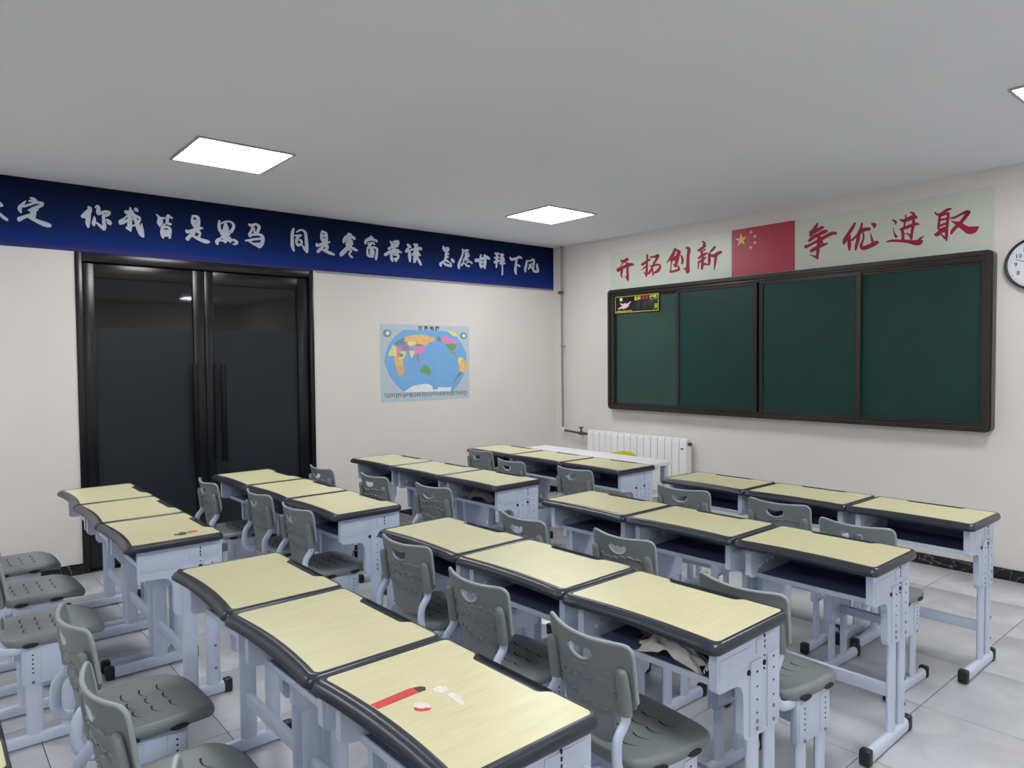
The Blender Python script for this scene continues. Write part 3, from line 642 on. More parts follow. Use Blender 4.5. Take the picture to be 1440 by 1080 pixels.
for pts, c in [
    ([(215, 340), (255, 360), (265, 400), (258, 450), (215, 455), (175, 450), (190, 400)], 'yellow'),
    ([(250, 460), (310, 470), (322, 560), (290, 592), (255, 580), (235, 510)], 'orange'),
    ([(250, 590), (320, 585), (335, 640), (295, 692), (265, 650)], 'peach'),
    ([(300, 420), (355, 395), (352, 450), (322, 500), (290, 470)], 'yellow'),
    ([(258, 365), (310, 380), (302, 425), (290, 470), (262, 455)], 'pink'),
    ([(240, 310), (290, 270), (340, 258), (372, 240), (360, 300), (330, 332), (270, 335)], 'teal'),
    ([(310, 332), (370, 320), (395, 370), (370, 402), (330, 392)], 'violet'),
    ([(372, 240), (430, 225), (540, 215), (640, 240), (692, 265), (650, 290), (612, 300), (592, 332), (500, 322), (450, 302), (400, 290), (360, 290)], 'orange'),
    ([(385, 297), (440, 285), (472, 318), (430, 342), (390, 332)], 'yellow'),
    ([(440, 350), (482, 346), (540, 340), (592, 333), (562, 380), (547, 425), (500, 430), (460, 400)], 'pink'),
    ([(480, 320), (545, 325), (532, 343), (490, 345)], 'green'),
    ([(402, 400), (460, 408), (442, 450), (424, 482), (408, 440)], 'yellow'),
    ([(478, 430), (510, 440), (505, 480), (522, 530), (492, 520), (484, 470)], 'violet'),
    ([(525, 620), (556, 580), (590, 568), (637, 630), (622, 688), (580, 655), (535, 652)], 'green'),
    ([(720, 240), (765, 245), (772, 282), (725, 280)], 'teal'),
    ([(772, 258), (830, 225), (880, 260), (950, 280), (957, 312), (880, 325), (812, 305)], 'pink'),
    ([(830, 322), (945, 320), (936, 370), (905, 392), (860, 372)], 'green'),
    ([(860, 376), (900, 396), (962, 455), (972, 476), (928, 442), (880, 412)], 'brown'),
    ([(850, 172), (910, 165), (962, 205), (930, 226), (880, 196)], 'yellow'),
    ([(985, 480), (1022, 480), (1034, 520), (992, 560), (975, 520)], 'yellow'),
    ([(1008, 524), (1050, 510), (1083, 562), (1060, 630), (1010, 652), (990, 600)], 'orange'),
    ([(990, 652), (1022, 660), (962, 722), (920, 782), (948, 712)], 'teal'),
    ([(335, 879), (430, 810), (520, 795), (600, 785), (662, 815), (660, 850), (720, 857), (732, 825), (820, 832), (895, 825), (872, 876), (600, 879)], 'white'),
    ([(292, 430), (330, 440), (318, 470), (296, 466)], 'green')]:
    cx = sum(p[0] for p in pts) / len(pts); cy = sum(p[1] for p in pts) / len(pts); k = 1.0 if c == 'white' else 1.10
    land([(cx + (q.x - cx) * k, cy + (q.y - cy) * k) for q in (spline(pts + pts[:1], 3)[:-1] if c != 'white' else [Vector(p) for p in pts])], lc[c], 'land', LT)
    LT += 0.00006
for cx, cy, r in ((160, 195, 44), (1045, 220, 40)):
    land([(cx + r * cos(2 * pi * k / 16), cy + r * sin(2 * pi * k / 16)) for k in range(16)], lc['teal'], 'small_globe', 0.0030)
    land([(cx + r * .5 * cos(2 * pi * k / 9) + 4, cy + r * .55 * sin(2 * pi * k / 9)) for k in range(9)], lc['white'], 'small_globe', 0.0034)
text_mesh('世 界 地 图', 0.046, 'map_title', M['ink'], wm, on_left(XL + 0.0028, MY0 + 0.525 * (MY1 - MY0), MZ1 - 0.035), bold=0.0012, squash=1.15)
lg = MB()
for k in range(46):
    x = 122 + k * 21; h = random.uniform(34, 50)
    y = 897
    while y < 897 + h:
        dy = random.uniform(5, 10); w = random.uniform(5, 13)
        lg.prism([(x, y), (x + w, y), (x + w, y + dy), (x, y + dy)], [], lambda u, v, tt: mp_pt(u, v - (u - 122) * .027, tt), 0.002, 0.0028)
        y += dy + random.uniform(1.5, 4)
tag(lg.build('legend_print', M['ink'], wm, smooth=False), kind='stuff')

# ------------------------------------------------------------------ sliding chalkboard
BX0, BX1, BZ0, BZ1 = BOARD
cb = empty('chalkboard', ((BX0 + BX1) / 2, YF, BZ0), label='wide green sliding chalkboard in a dark brown frame', cat='chalkboard')
def cx_(x): return x - (BX0 + BX1) / 2
def cz_(z): return z - BZ0
f3 = lambda u, v, t: (cx_(u), -t, cz_(v))
IX0, IX1, IZ0, IZ1 = INNER
FD = 0.082
MB().prism(rrect(BX0, BX1, BZ0, BZ1, 0.035), [rrect(IX0, IX1, IZ0, IZ1, 0.006, 2)[::-1]], f3, 0.0, FD)\
    .build('board_frame', M['board_frame'], cb, angle=30)
ft = MB()
ft.prism(rrect(BX0 + 0.008, BX1 - 0.008, BZ0 + 0.008, BZ1 - 0.008, 0.03), [rrect(BX0 + 0.034, BX1 - 0.034, BZ0 + 0.034, BZ1 - 0.034, 0.012)[::-1]], f3, FD, FD + 0.014)
for z0, z1, dd in ((IZ1 + 0.012, IZ1 + 0.022, 0.009), (IZ0 - 0.032, IZ0 - 0.016, 0.015), (IZ0 - 0.009, IZ0 - 0.001, 0.009)):
    ft.box(cx_(IX0 - 0.01), cx_(IX1 + 0.01), -FD - dd, -FD + 0.002, cz_(z0), cz_(z1), 0.002)
ft.build('frame_rail', M['board_frame'], cb)
MB().box(cx_(BX0 + 0.03), cx_(BX1 - 0.03), -0.008, -0.001, cz_(BZ0 + 0.03), cz_(BZ1 - 0.03)).build('back_sheet', M['hole'], cb)
def panel(x0, x1, y, m_, fw, name='writing_panel'):
    z0, z1 = IZ0 - 0.002, IZ1 + 0.001
    p = MB().box(cx_(x0), cx_(x1), -y, -y + 0.012, cz_(z0), cz_(z1)).build(name, m_, cb, smooth=False)
    MB().prism([(x0, z0), (x1, z0), (x1, z1), (x0, z1)], [[(x0 + fw, z0 + 0.02), (x0 + fw, z1 - 0.02), (x1 - fw, z1 - 0.02), (x1 - fw, z0 + 0.02)]], f3, y - 0.001, y + 0.009).build('panel_edge', M['board_frame'], p, smooth=False)
PX = PANELX
panel(IX0 - .002, PX[0] + .012, 0.052, M['board_sheen'], 0.012)
panel(PX[2] - .012, IX1 + .002, 0.052, M['board_green'], 0.014)
panel(PX[0], PX[1] - .012, 0.072, M['board_green'], 0.030)
panel(PX[1] + .012, PX[2], 0.072, M['board_green'], 0.034)

# countdown panel stuck on the left writing panel
qx0, qx1, qz0, qz1 = COUNT
cd = tag(MB().box(qx0, qx1, YF - 0.070, YF - 0.0635, qz0, qz1, 0.0015).build('countdown_board', M['panel_black']), 'small black exam countdown panel in the chalkboard corner', 'sign')
cy_ = YF - 0.0702
bo = MB()
for a0, a1, b0, b1 in ((qx0 + .004, qx1 - .004, qz0 + .004, qz0 + .009), (qx0 + .004, qx1 - .004, qz1 - .009, qz1 - .004), (qx0 + .004, qx0 + .009, qz0 + .009, qz1 - .009), (qx1 - .009, qx1 - .004, qz0 + .009, qz1 - .009)):
    bo.box(a0, a1, cy_ - 0.0006, cy_, b0, b1)
bo.build('yellow_border', M['p_yellow'], cd, smooth=False)
for i in range(3):
    x = qx0 + 0.262 + i * 0.083
    MB().box(x, x + 0.073, cy_ - 0.003, cy_, qz0 + 0.022, qz0 + 0.112, 0.001).build('number_card', M['panel_dark'], cd)
for s, x, c in (('距离', 0.305, 'p_yellow'), ('高考', 0.398, 'p_red'), ('仅剩', 0.500, 'p_yellow')):
    text_mesh(s, 0.043, 'print_words', M[c], cd, on_front(qx0 + x, cy_ - 0.001, qz1 - 0.040), bold=0.001)
text_mesh('天', 0.052, 'print_words', M['p_yellow'], cd, on_front(qx0 + 0.537, cy_ - 0.001, qz0 + 0.045), bold=0.001)
lo = MB()
for s in ([(0.05, 0.045, 12), (0.10, 0.062, 20), (0.16, 0.080, 24), (0.215, 0.112, 8)], [(0.075, 0.100, 10), (0.11, 0.085, 18), (0.15, 0.095, 14)], [(0.11, 0.045, 10), (0.15, 0.058, 14), (0.19, 0.075, 10)]):
    ribbon(lo, [(a * 1000, b * 1000, w) for a, b, w in s], (qx0, qz0), (1, 0, 0, 1), lambda a, b, t: (a, cy_ - t, b), 0.0008)
me = bpy.data.meshes.new('pink_scrawl'); me.from_pydata(lo.v, [], lo.f); me.materials.append(M['p_pink'])
ob = bpy.data.objects.new('pink_scrawl', me); COL.objects.link(ob); ob.parent = cd
MB().disc((qx0 + 0.085, cy_, qz1 - 0.035), (0, -1, 0), 0.019, 0.0008, 14).build('white_blot', M['p_white'], cd)
sm = MB()
for k in range(12):
    x = qx0 + 0.018 + k * 0.0185
    sm.box(x, x + random.uniform(.008, .015), cy_ - 0.0008, cy_, qz0 + 0.014, qz0 + 0.014 + random.uniform(.007, .012))
tag(sm.build('fine_print', M['p_yellow'], cd, smooth=False), kind='stuff')

# ------------------------------------------------------------------ wall clock
ck = empty('wall_clock', (-1.322, YF, 2.155), label='round white wall clock with black rim right of the chalkboard', cat='clock')
CR = 0.176
prof = [(CR - 0.02, 0.0), (CR - 0.004, 0.0), (CR, 0.012), (CR, 0.034), (CR - 0.006, 0.042), (CR - 0.016, 0.040), (CR - 0.018, 0.028)]
MB().rings([[(r * cos(2 * pi * j / 48), -d, r * sin(2 * pi * j / 48)) for j in range(48)] for r, d in prof], True, True, False).build('clock_rim', M['clock_rim'], ck)
MB().disc((0, -0.018, 0), (0, -1, 0), CR - 0.017, 0.010, 48).build('clock_face', M['clock_face'], ck)
tk = MB()
for k in range(60):
    a = 2 * pi * k / 60; l, w = (0.007, 0.0022) if k % 5 == 0 else (0.003, 0.0013)
    c, s = cos(a), sin(a); r0 = CR - 0.030
    tk.prism([(c * r0 - s * w, s * r0 + c * w), (c * (r0 + l) - s * w, s * (r0 + l) + c * w), (c * (r0 + l) + s * w, s * (r0 + l) - c * w), (c * r0 + s * w, s * r0 - c * w)], [], lambda u, v, t: (u, -t, v), 0.028, 0.0288)
tag(tk.build('minute_marks', M['ink'], ck, smooth=False), kind='stuff')
for k in range(1, 13):
    a = pi / 2 - 2 * pi * k / 12
    text_mesh(str(k), 0.040, 'numeral', M['ink'], ck, on_front(0.112 * cos(a), -0.0286, 0.112 * sin(a)), bold=0.0005)
def hand(name, a, l, w, d):
    c, s = cos(a), sin(a)
    MB().prism([(-c * .02 - s * w, -s * .02 + c * w), (c * l - s * w * .6, s * l + c * w * .6), (c * l + s * w * .6, s * l - c * w * .6), (-c * .02 + s * w, -s * .02 - c * w)], [], lambda u, v, t: (u, -t, v), d, d + .0015).build(name, M['ink'], ck, smooth=False)
hand('minute_hand', radians(163), 0.118, 0.0026, 0.032)
hand('hour_hand', radians(5), 0.078, 0.004, 0.030)
MB().disc((0, -0.029, 0), (0, -1, 0), 0.007, 0.007, 14).build('hub', M['ink'], ck)

# ------------------------------------------------------------------ radiator and heating pipe
RX0, RX1, RYF, RYB, RZ0, RZ1 = -5.318, -4.022, YF - 0.115, YF - 0.035, 0.19, 0.775
rad = empty('radiator', ((RX0 + RX1) / 2, YF, 0), label='white sectional radiator under the left end of the chalkboard', cat='radiator')
NS = 15; sw = (RX1 - RX0) / NS
for i in range(NS):
    x = RX0 + sw * i - (RX0 + RX1) / 2
    s = MB().rings([[(x + a, y - YF, z) for a, y in ((0.004, RYF + iy), (sw - 0.004, RYF + iy), (sw - 0.001, RYF + 0.012 + iy), (sw - 0.001, RYB - iy2), (0.001, RYB - iy2), (0.001, RYF + 0.012 + iy))]
        for z, iy, iy2 in ((RZ0, .02, .02), (RZ0 + .008, .004, .004), (RZ0 + .03, 0, 0), (RZ1 - .035, 0, 0), (RZ1 - .014, .005, .004), (RZ1 - .003, .018, .014), (RZ1, .03, .02))])
    s.build('radiator_section', M['rad_white'], rad, angle=40)
MB().box(RX0 + .01 - (RX0 + RX1) / 2, RX1 - .01 - (RX0 + RX1) / 2, RYF + .006 - YF, RYB - .006 - YF, RZ0 + .02, RZ1 - .012).build('radiator_core', M['rad_gap'], rad)
ex = (RX1 - RX0) / 2
MB().tube([(ex, -0.075, 0.725), (ex + .016, -0.075, 0.725)], 0.019, n=8, side=(0, 1, 0)).tube([(ex + .014, -0.075, 0.725), (ex + .032, -0.075, 0.725)], 0.012, n=8, side=(0, 1, 0)).build('end_plug', M['brass'], rad)
for sx in (-0.45, 0.45):
    MB().box(sx - .015, sx + .015, -0.04, -0.001, 0.60, 0.64).build('wall_bracket', M['rad_gap'], rad)
MB().box(ex - sw + .018, ex - sw + .052, RYF - YF - .0012, RYF - YF + .001, 0.672, 0.684).build('maker_plate', M['hole'], rad)

pp = empty('heating_pipe', (-5.768, YF, 0), label='thin grey heating pipe running down the room corner to the radiator', cat='pipe')
MB().tube([(-0.008, -0.045, ZC - 0.002), (-0.006, -0.045, 1.7), (0, -0.045, 0.76)], 0.0125, n=12).build('riser', M['pipe'], pp)
el = [(0, -0.045, 0.77), (0, -0.045, 0.752), (0.006, -0.045, 0.741), (0.018, -0.045, 0.736), (0.034, -0.046, 0.735)]
MB().tube(el, 0.019, n=12, side=(0, 1, 0)).tube([(0, -0.045, 0.762), (0, -0.045, 0.774)], 0.024, n=12, side=(0, 1, 0)).build('elbow', M['rad_white'], pp)
MB().tube([(0.03, -0.046, 0.735), (0.29, -0.075, 0.727)], 0.0125, n=12, side=(0, 1, 0)).build('branch', M['brass'], pp)
va = MB().tube([(0.285, -0.074, 0.727), (0.35, -0.075, 0.726)], 0.019, n=10, side=(0, 1, 0)).tube([(0.35, -0.075, 0.726), (RX0 + 5.768, -0.075, 0.725)], 0.015, n=10, side=(0, 1, 0))
va.tube([(0.318, -0.075, 0.74), (0.318, -0.075, 0.785)], 0.010, n=8).tube([(0.318, -0.075, 0.782), (0.318, -0.075, 0.796)], 0.026, n=10)
va.build('valve', M['brass'], pp)
MB().box(-0.055, 0.012, -0.062, -0.030, 2.295, 2.325, 0.004).tube([(-0.03, -0.046, 2.31), (-0.03, -0.001, 2.31)], 0.008, n=8).build('pipe_clamp', M['brass'], pp)
MB().box(-0.03, 0.035, -0.06, -0.030, 1.690, 1.702, 0.002).tube([(0.0, -0.046, 1.696), (0.0, -0.001, 1.696)], 0.006, n=8).build('pipe_clip', M['pipe'], pp)

# ------------------------------------------------------------------ ceiling lamps
def lamp(x, y, label):
    r = empty('ceiling_light', (x, y, ZC), label=label, cat='ceiling light', group='square ceiling lights')
    h = 0.292; w = 0.016
    MB().prism(rrect(-h, h, -h, h, .004, 1), [rrect(-h + w, h - w, -h + w, h - w, .002, 1)[::-1]], lambda u, v, t: (u, v, -t), 0.0, 0.009).build('lamp_frame', M['lamp_frame'], r, smooth=False)
    MB().box(-h + w, h - w, -h + w, h - w, -0.006, -0.001).build('diffuser', M['lamp'], r, smooth=False)
LMP = [(-4.535, 1.560, 'square lit ceiling light nearest the doors'), (-4.600, 4.370, 'square lit ceiling light nearest the room corner by the pipe'),
       (-0.785, 4.370, 'square lit ceiling light cut by the right edge of the picture'), (-0.785, 1.560, 'square lit ceiling light above the camera side of the room'),
       (-4.535, -1.250, 'square lit ceiling light at the rear of the door side'), (-0.785, -1.250, 'square lit ceiling light at the rear right of the room'),
       (2.965, 4.370, 'square lit ceiling light at the front right of the room'), (2.965, 1.560, 'square lit ceiling light in the middle of the right side'), (2.965, -1.250, 'square lit ceiling light in the rear right corner')]  # unseen right-hand column, added to brighten the right sides of the desks
for a in LMP: lamp(*a)

# ------------------------------------------------------------------ school desk
HX, HY, TZ = 0.298, 0.2065, 0.76
def top_outline(side, near, far, notch, sag, r):
    """matched outline of the desk top: concave student edge, pencil-groove notch on the far edge"""
    x0, x1, y0, y1 = -HX + side, HX - side, -HY + near, HY - far
    pts = []
    n = 12
    for i in range(n + 1):                                  # near edge, left to right
        t = i / n; x = x0 + r + (x1 - x0 - 2 * r) * t
        pts.append((x, y0 + sag * (1 - (2 * t - 1) ** 2), 0))
    for i in range(1, 6):
        a = radians(-90 + 90 * i / 6); pts.append((x1 - r + r * cos(a), y0 + r + r * sin(a), 0))
    pts += [(x1, y0 + r, 0), (x1, y1 - r, 0)]
    for i in range(1, 6):
        a = radians(90 * i / 6); pts.append((x1 - r + r * cos(a), y1 - r + r * sin(a), 0))
    pts.append((x1 - r, y1, 0))
    for x, d in ((0.150, 0), (0.138, .25), (0.128, .8), (0.118, 1), (0.05, 1), (-0.05, 1), (-0.118, 1), (-0.128, .8), (-0.138, .25), (-0.150, 0)):
        pts.append((x, y1 - notch * d, d))
    pts.append((x0 + r, y1, 0))
    for i in range(1, 6):
        a = radians(90 + 90 * i / 6); pts.append((x0 + r + r * cos(a), y1 - r + r * sin(a), 0))
    pts += [(x0, y1 - r, 0), (x0, y0 + r, 0)]
    for i in range(1, 6):
        a = radians(180 + 90 * i / 6); pts.append((x0 + r + r * cos(a), y0 + r + r * sin(a), 0))
    return pts

def make_desk():
    root = empty('school_desk')
    inner = top_outline(0.020, 0.036, 0.010, 0.026, 0.016, 0.016)
    b = MB()
    b.prism([(p[0], p[1]) for p in inner], [], lambda u, v, t: (u, v, t), TZ - 0.016, TZ)
    b.build('tabletop', M['wood'], root, angle=30)
    def ring(side, near, far, z, notch=0.0, r=0.024, zn=None):
        return [(p[0], p[1], (z if not p[2] else z + ((zn if zn is not None else z) - z) * p[2])) for p in top_outline(side, near, far, notch, 0.016, r)]
    rs = [ring(.020, .036, .010, TZ - .012, .026, .016), ring(.0198, .0358, .0098, TZ + .0005, .0258, .016), ring(.0175, .032, .0075, TZ + .0014, .0230, .018, TZ - .008),
          ring(.010, .024, .0055, TZ + .0014, .002, .022, TZ - .008), ring(.009, .020, .005, TZ + .0012, 0, .023), ring(.0035, .010, .002, TZ - .004, 0), ring(.0008, .004, .0005, TZ - .012, 0), ring(0, 0, 0, TZ - .020, 0),
          ring(.001, .0005, .001, TZ - .027, 0), ring(.006, .008, .006, TZ - .033, 0), ring(.030, .040, .030, TZ - .034, 0), ring(.030, .040, .030, TZ - .012, 0)]
    MB().rings(rs, True, False, False).build('edge_rim', M['rim'], root, angle=50)
    MB().box(-.262, .262, -.155, .170, TZ - .030, TZ - .0165).build('under_board', M['tray'], root)
    prof = [(-.150, .728), (-.150, .607), (-.138, .596), (-.060, .592), (-.040, .589), (-.022, .578), (-.012, .558), (-.009, .520), (-.008, .432), (.004, .413), (.030, .408), (.180, .402), (.198, .406), (.204, .418), (.204, .728)]
    for sx in (-1, 1):
        p = MB()
        p.prism(prof, [], lambda u, v, t: (sx * t, u, v), 0.238, 0.264)
        p.box(sx * .2635, sx * .2685, .026, .092, .414, .640, 0.002)
        p.box(sx * .2635, sx * .2685, .124, .190, .412, .640, 0.002)
        p.box(sx * .2635, sx * .2665, -.138, .012, .628, .690, 0.0014)
        p.box(sx * .2635, sx * .2665, .060, .190, .655, .700, 0.0014)
        sp = p.build('side_panel', M['metal'], root, angle=30)
        h = MB()
        for y, z, r in ((.018, .612, .0085), (.108, .618, .0085), (.108, .600, .003), (.060, .605, .004), (.060, .560, .0032), (.060, .520, .0032), (.060, .480, .0032), (.158, .625, .0036), (.158, .590, .0032), (.158, .550, .0032), (.158, .505, .0032), (.108, .640, .0025)):
            h.disc((sx * .2640, y, z), (sx, 0, 0), r, .0058 if abs(y - .06) < .01 or abs(y - .158) < .01 else .0032, 10)
        for z in (.668, .684, .700): h.box(sx * .264, sx * .2675, .1055, .1105, z - .005, z + .005)
        tag(h.build('punched_hole', M['hole'], sp, smooth=False), kind='stuff')
        bl = MB()
        for y, z in ((.060, .432), (.158, .428), (.158, .470), (.060, .455)): bl.disc((sx * .268, y, z), (sx, 0, 0), .0062, .004, 8)
        tag(bl.build('bolt', M['bolt'], sp), kind='stuff')
        for y in (.059, .158):
            lg_ = MB().tube([(sx * .252, y, .045), (sx * .252, y, .425)], .0135, .033 if y < .1 else .031, n=14).build('leg', M['metal'], root)
        bo_ = MB()
        for z in (.130, .235): bo_.disc((sx * .2645, .165, z), (sx, 0, 0), .0065, .004, 8)
        tag(bo_.build('leg_bolt', M['bolt'], root), kind='stuff')
        fb = MB().rings([[(sx * .252 + a, y, z) for a, z in ((-.017, .010), (.017, .010), (.0185, .030), (.016, .048), (.008, .0555), (-.008, .0555), (-.016, .048), (-.0185, .030))] for y in (-.165, .215)]).build('foot_bar', M['metal'], root, angle=50)
        for y0, y1 in ((-.192, -.150), (.200, .240)):
            MB().box(sx * .252 - .0215, sx * .252 + .0215, y0, y1, 0.0, .063, .010).build('foot_cap', M['cap'], fb)
    MB().box(-.240, .240, .046, .070, .188, .238, .004).build('crossbar', M['metal'], root)
    tr = MB().box(-.238, .238, -.092, .196, .598, .602).box(-.238, .238, .190, .196, .602, .728).build('tray', M['tray'], root, smooth=False)
    MB().box(-.238, .238, -.098, -.090, .590, .610, .002).build('tray_lip', M['metal'], tr)
    for y, z, r in ((-.09, .640, .008), (-.06, .648, .006), (-.02, .652, .010), (.03, .655, .008), (.06, .662, .006)):
        MB().disc((-.238, y, z), (1, 0, 0), r, .012, 8).build('bolt_end', M['white_cap'], tr)
    return root

# ------------------------------------------------------------------ school chair
SEAT = 0.443
def make_chair():
    root = empty('school_chair')
    # seat: superellipse rings, dished, with a rolled skirt
    n = 40
    def outl(s, grow=0.0):
        out = []
        for j in range(n):
            a = 2 * pi * j / n; c, q = cos(a), sin(a)
            e = 0.42 if q < 0 else 0.62
            x = (abs(c) ** 0.45 * (1 if c > 0 else -1)) * (0.187 * s + grow)
            y = (abs(q) ** e * (1 if q > 0 else -1)) * ((0.188 if q > 0 else 0.172) * s + grow) + 0.012
            x *= 1.0 if y > -0.02 else 1.0 - 0.06 * min(1, (-0.02 - y) / 0.15)
            out.append((x, y))
        return out
    def ht(x, y):
        d = -0.009 * (1 - min(1, (x / 0.16) ** 2)) * (1 if y < 0.06 else max(0, 1 - (y - .06) / .1))
        if y > 0.10: d -= 0.024 * ((y - 0.10) / 0.10) ** 2
        if y < -0.12: d += 0.012 * ((-0.12 - y) / 0.05) ** 2
        return SEAT + d
    rs = []
    for s in (0.03, 0.3, 0.55, 0.75, 0.88, 0.96): rs.append([(x, y, ht(x, y)) for x, y in outl(s)])
    base = outl(1.0)
    rs.append([(x, y, ht(x, y) - 0.004) for x, y in outl(0.995)])
    for g, dz in ((0.004, -0.012), (0.005, -0.024), (0.0, -0.036)): rs.append([(x, y, ht(x, y) + dz) for x, y in outl(1.0, g)])
    for s, dz in ((0.95, -0.034), (0.9, -0.016), (0.5, -0.014), (0.03, -0.014)): rs.append([(x, y, ht(x, y) + dz) for x, y in outl(s)])
    seat = MB().rings(rs).build('seat', M['plastic'], root, angle=70)
    for yy in (-0.085, -0.030, 0.025, 0.080):
        for k in range(3):
            sl = MB(); xa = -0.105 + k * 0.070; pts = []
            for i in range(7):
                t = i / 6; x = xa + 0.066 * t; y = yy + 0.006 - 0.011 * sin(pi * t) + 0.010 * t - 0.002
                pts.append((x, y, 0.0030 * (1.25 - t)))
            for i in range(6):
                (x, y, w), (x2, y2, w2) = pts[i], pts[i + 1]
                sl.add([(x, y - w, ht(x, y) + .0007), (x, y + w, ht(x, y) + .0007), (x2, y2 + w2, ht(x2, y2) + .0007), (x2, y2 - w2, ht(x2, y2) + .0007)], [(0, 1, 2, 3)])
            sl.build('wave_slot', M['slot'], seat, smooth=False)
    for sx in (-1, 1):
        for yy in (-0.075, 0.065):
            MB().tube([(sx * 0.183, yy, SEAT - 0.028), (sx * 0.195, yy, SEAT - 0.028)], 0.028, 0.0085, n=14, side=(0, 1, 0)).build('bolt_recess', M['slot'], seat)
    # backrest
    def bk(u, v, t):
        y = -0.160 - (v - 0.46) * 0.165 + 0.042 * (u / 0.17) ** 2 * (0.5 + 0.5 * min(1, max(0, (v - 0.46) / 0.15)))
        return Vector((u, y + t, v))
    half = [(0.0, .462), (.060, .463), (.085, .470), (.098, .490), (.104, .540), (.108, .566), (.122, .578), (.156, .584), (.166, .592), (.170, .610), (.1735, .70), (.1745, .735), (.172, .755), (.162, .767), (.145, .7705), (.10, .768), (.05, .7655)]
    outline = half + [(0.0, .765)] + [(-x, z) for x, z in half[:0:-1]]
    hole = []
    for i in range(15):
        a = pi + pi * i / 14; hole.append((0.050 * cos(a), 0.722 + 0.030 * sin(a)))
    for x, z in ((.048, .732), (.034, .734), (.022, .726), (.008, .731), (-.008, .726), (-.022, .731), (-.034, .734), (-.048, .732)): hole.append((x, z))
    back = MB().prism(outline, [hole], bk, -0.004, 0.004, grid=0.026).build('backrest', M['plastic'], root, angle=40)
    lp = MB()
    top = [p for p in outline if p[1] > .60]
    path = [bk(x, z, 0) for x, z in spline([(p[0], p[1]) for p in sorted(top, key=lambda p: -math.atan2(p[0], p[1] - .60))], 3)]
    lp.tube(path[::-1], 0.0062, n=8, side=(0, 1, 0))
    hp = [bk(x, z, -.001) for x, z in hole]
    lp.tube(hp[:15], 0.0048, n=6, side=(0, 1, 0))
    lp.build('edge_lip', M['lip'], back, angle=60)
    wv = MB()
    for k, z0 in enumerate((.668, .643, .612, .585, .556)):
        xm = .125 if z0 > .59 else .098
        for s0 in range(-3, 3):
            xa = xm * s0 / 3; pts = []
            for i in range(7):
                t = i / 6; x = xa + xm / 3 * t
                z = z0 + .011 * sin(pi * t) * (1 if k % 2 == 0 else -1) + .008 * sin(x * 26 + k)
                pts.append(bk(x, z, -.0045))
            wv.tube(pts, [.0015, .004, .0055, .006, .0052, .0035, .001], [.0012, .003, .004, .0045, .004, .003, .001], n=8, side=(0, 1, 0))
    tag(wv.build('wave_relief', M['plastic'], back, angle=60), kind='stuff')
    for sx in (-1, 1):
        ps = [bk(sx * .150, z, -.016) for z in (.706, .700, .682, .64, .60, .578)]
        MB().tube(ps, [.010, .0175, .0205, .021, .021, .020], [.007, .012, .0150, .0165, .0165, .0160], n=12).build('tube_socket', M['plastic'], back, angle=50)
        ps = [bk(sx * .150, .60, -.016), bk(sx * .150, .56, -.017), Vector((sx * .151, -.197, .52)), Vector((sx * .153, -.203, .470)), Vector((sx * .156, -.199, .435)), Vector((sx * .158, -.176, .406)), Vector((sx * .160, -.140, .395)), Vector((sx * .160, -.08, .395)), Vector((sx * .160, .06, .395))]
        MB().tube(spline(ps, 3), .0105, .0165, n=12).build('back_tube', M['metal'], root, angle=60)
        # side sleeve and legs
        sp = MB().box(sx * .148, sx * .178, -.105, .095, .250, .406, .005)
        sp.box(sx * .1775, sx * .1815, -.098, -.040, .262, .393, .0015).box(sx * .1775, sx * .1815, .032, .088, .262, .393, .0015)
        sv = sp.build('leg_sleeve', M['metal'], root, angle=30)
        hl = MB()
        for y in (-.069, .060):
            for z in (.300, .318, .336, .354, .372): hl.disc((sx * .1805, y, z), (sx, 0, 0), .0036, .0016, 8)
        tag(hl.build('punched_hole', M['hole'], sv, smooth=False), kind='stuff')
        bt = MB()
        for y in (-.069, .060): bt.disc((sx * .1812, y, .262), (sx, 0, 0), .0062, .004, 8)
        tag(bt.build('bolt', M['bolt'], sv), kind='stuff')
        for y in (-.066, .056):
            MB().tube([(sx * .163, y, .036), (sx * .163, y, .262)], .0125, .029, n=12).build('leg', M['metal'], root)
        fb = MB().rings([[(sx * .163 + a, y, z) for a, z in ((-.0155, .008), (.0155, .008), (.017, .026), (.014, .042), (.007, .048), (-.007, .048), (-.014, .042), (-.017, .026))] for y in (-.185, .185)]).build('foot_bar', M['metal'], root, angle=50)
        for y0, y1 in ((-.208, -.170), (.170, .206)):
            MB().box(sx * .163 - .020, sx * .163 + .020, y0, y1, 0.0, .056, .009).build('foot_cap', M['cap'], fb)
    MB().box(-.150, .150, -.010, .012, .270, .310, .003).box(-.150, .150, -.090, -.070, .396, .408).box(-.150, .150, .060, .080, .396, .408).build('seat_frame', M['metal'], root)
    return root

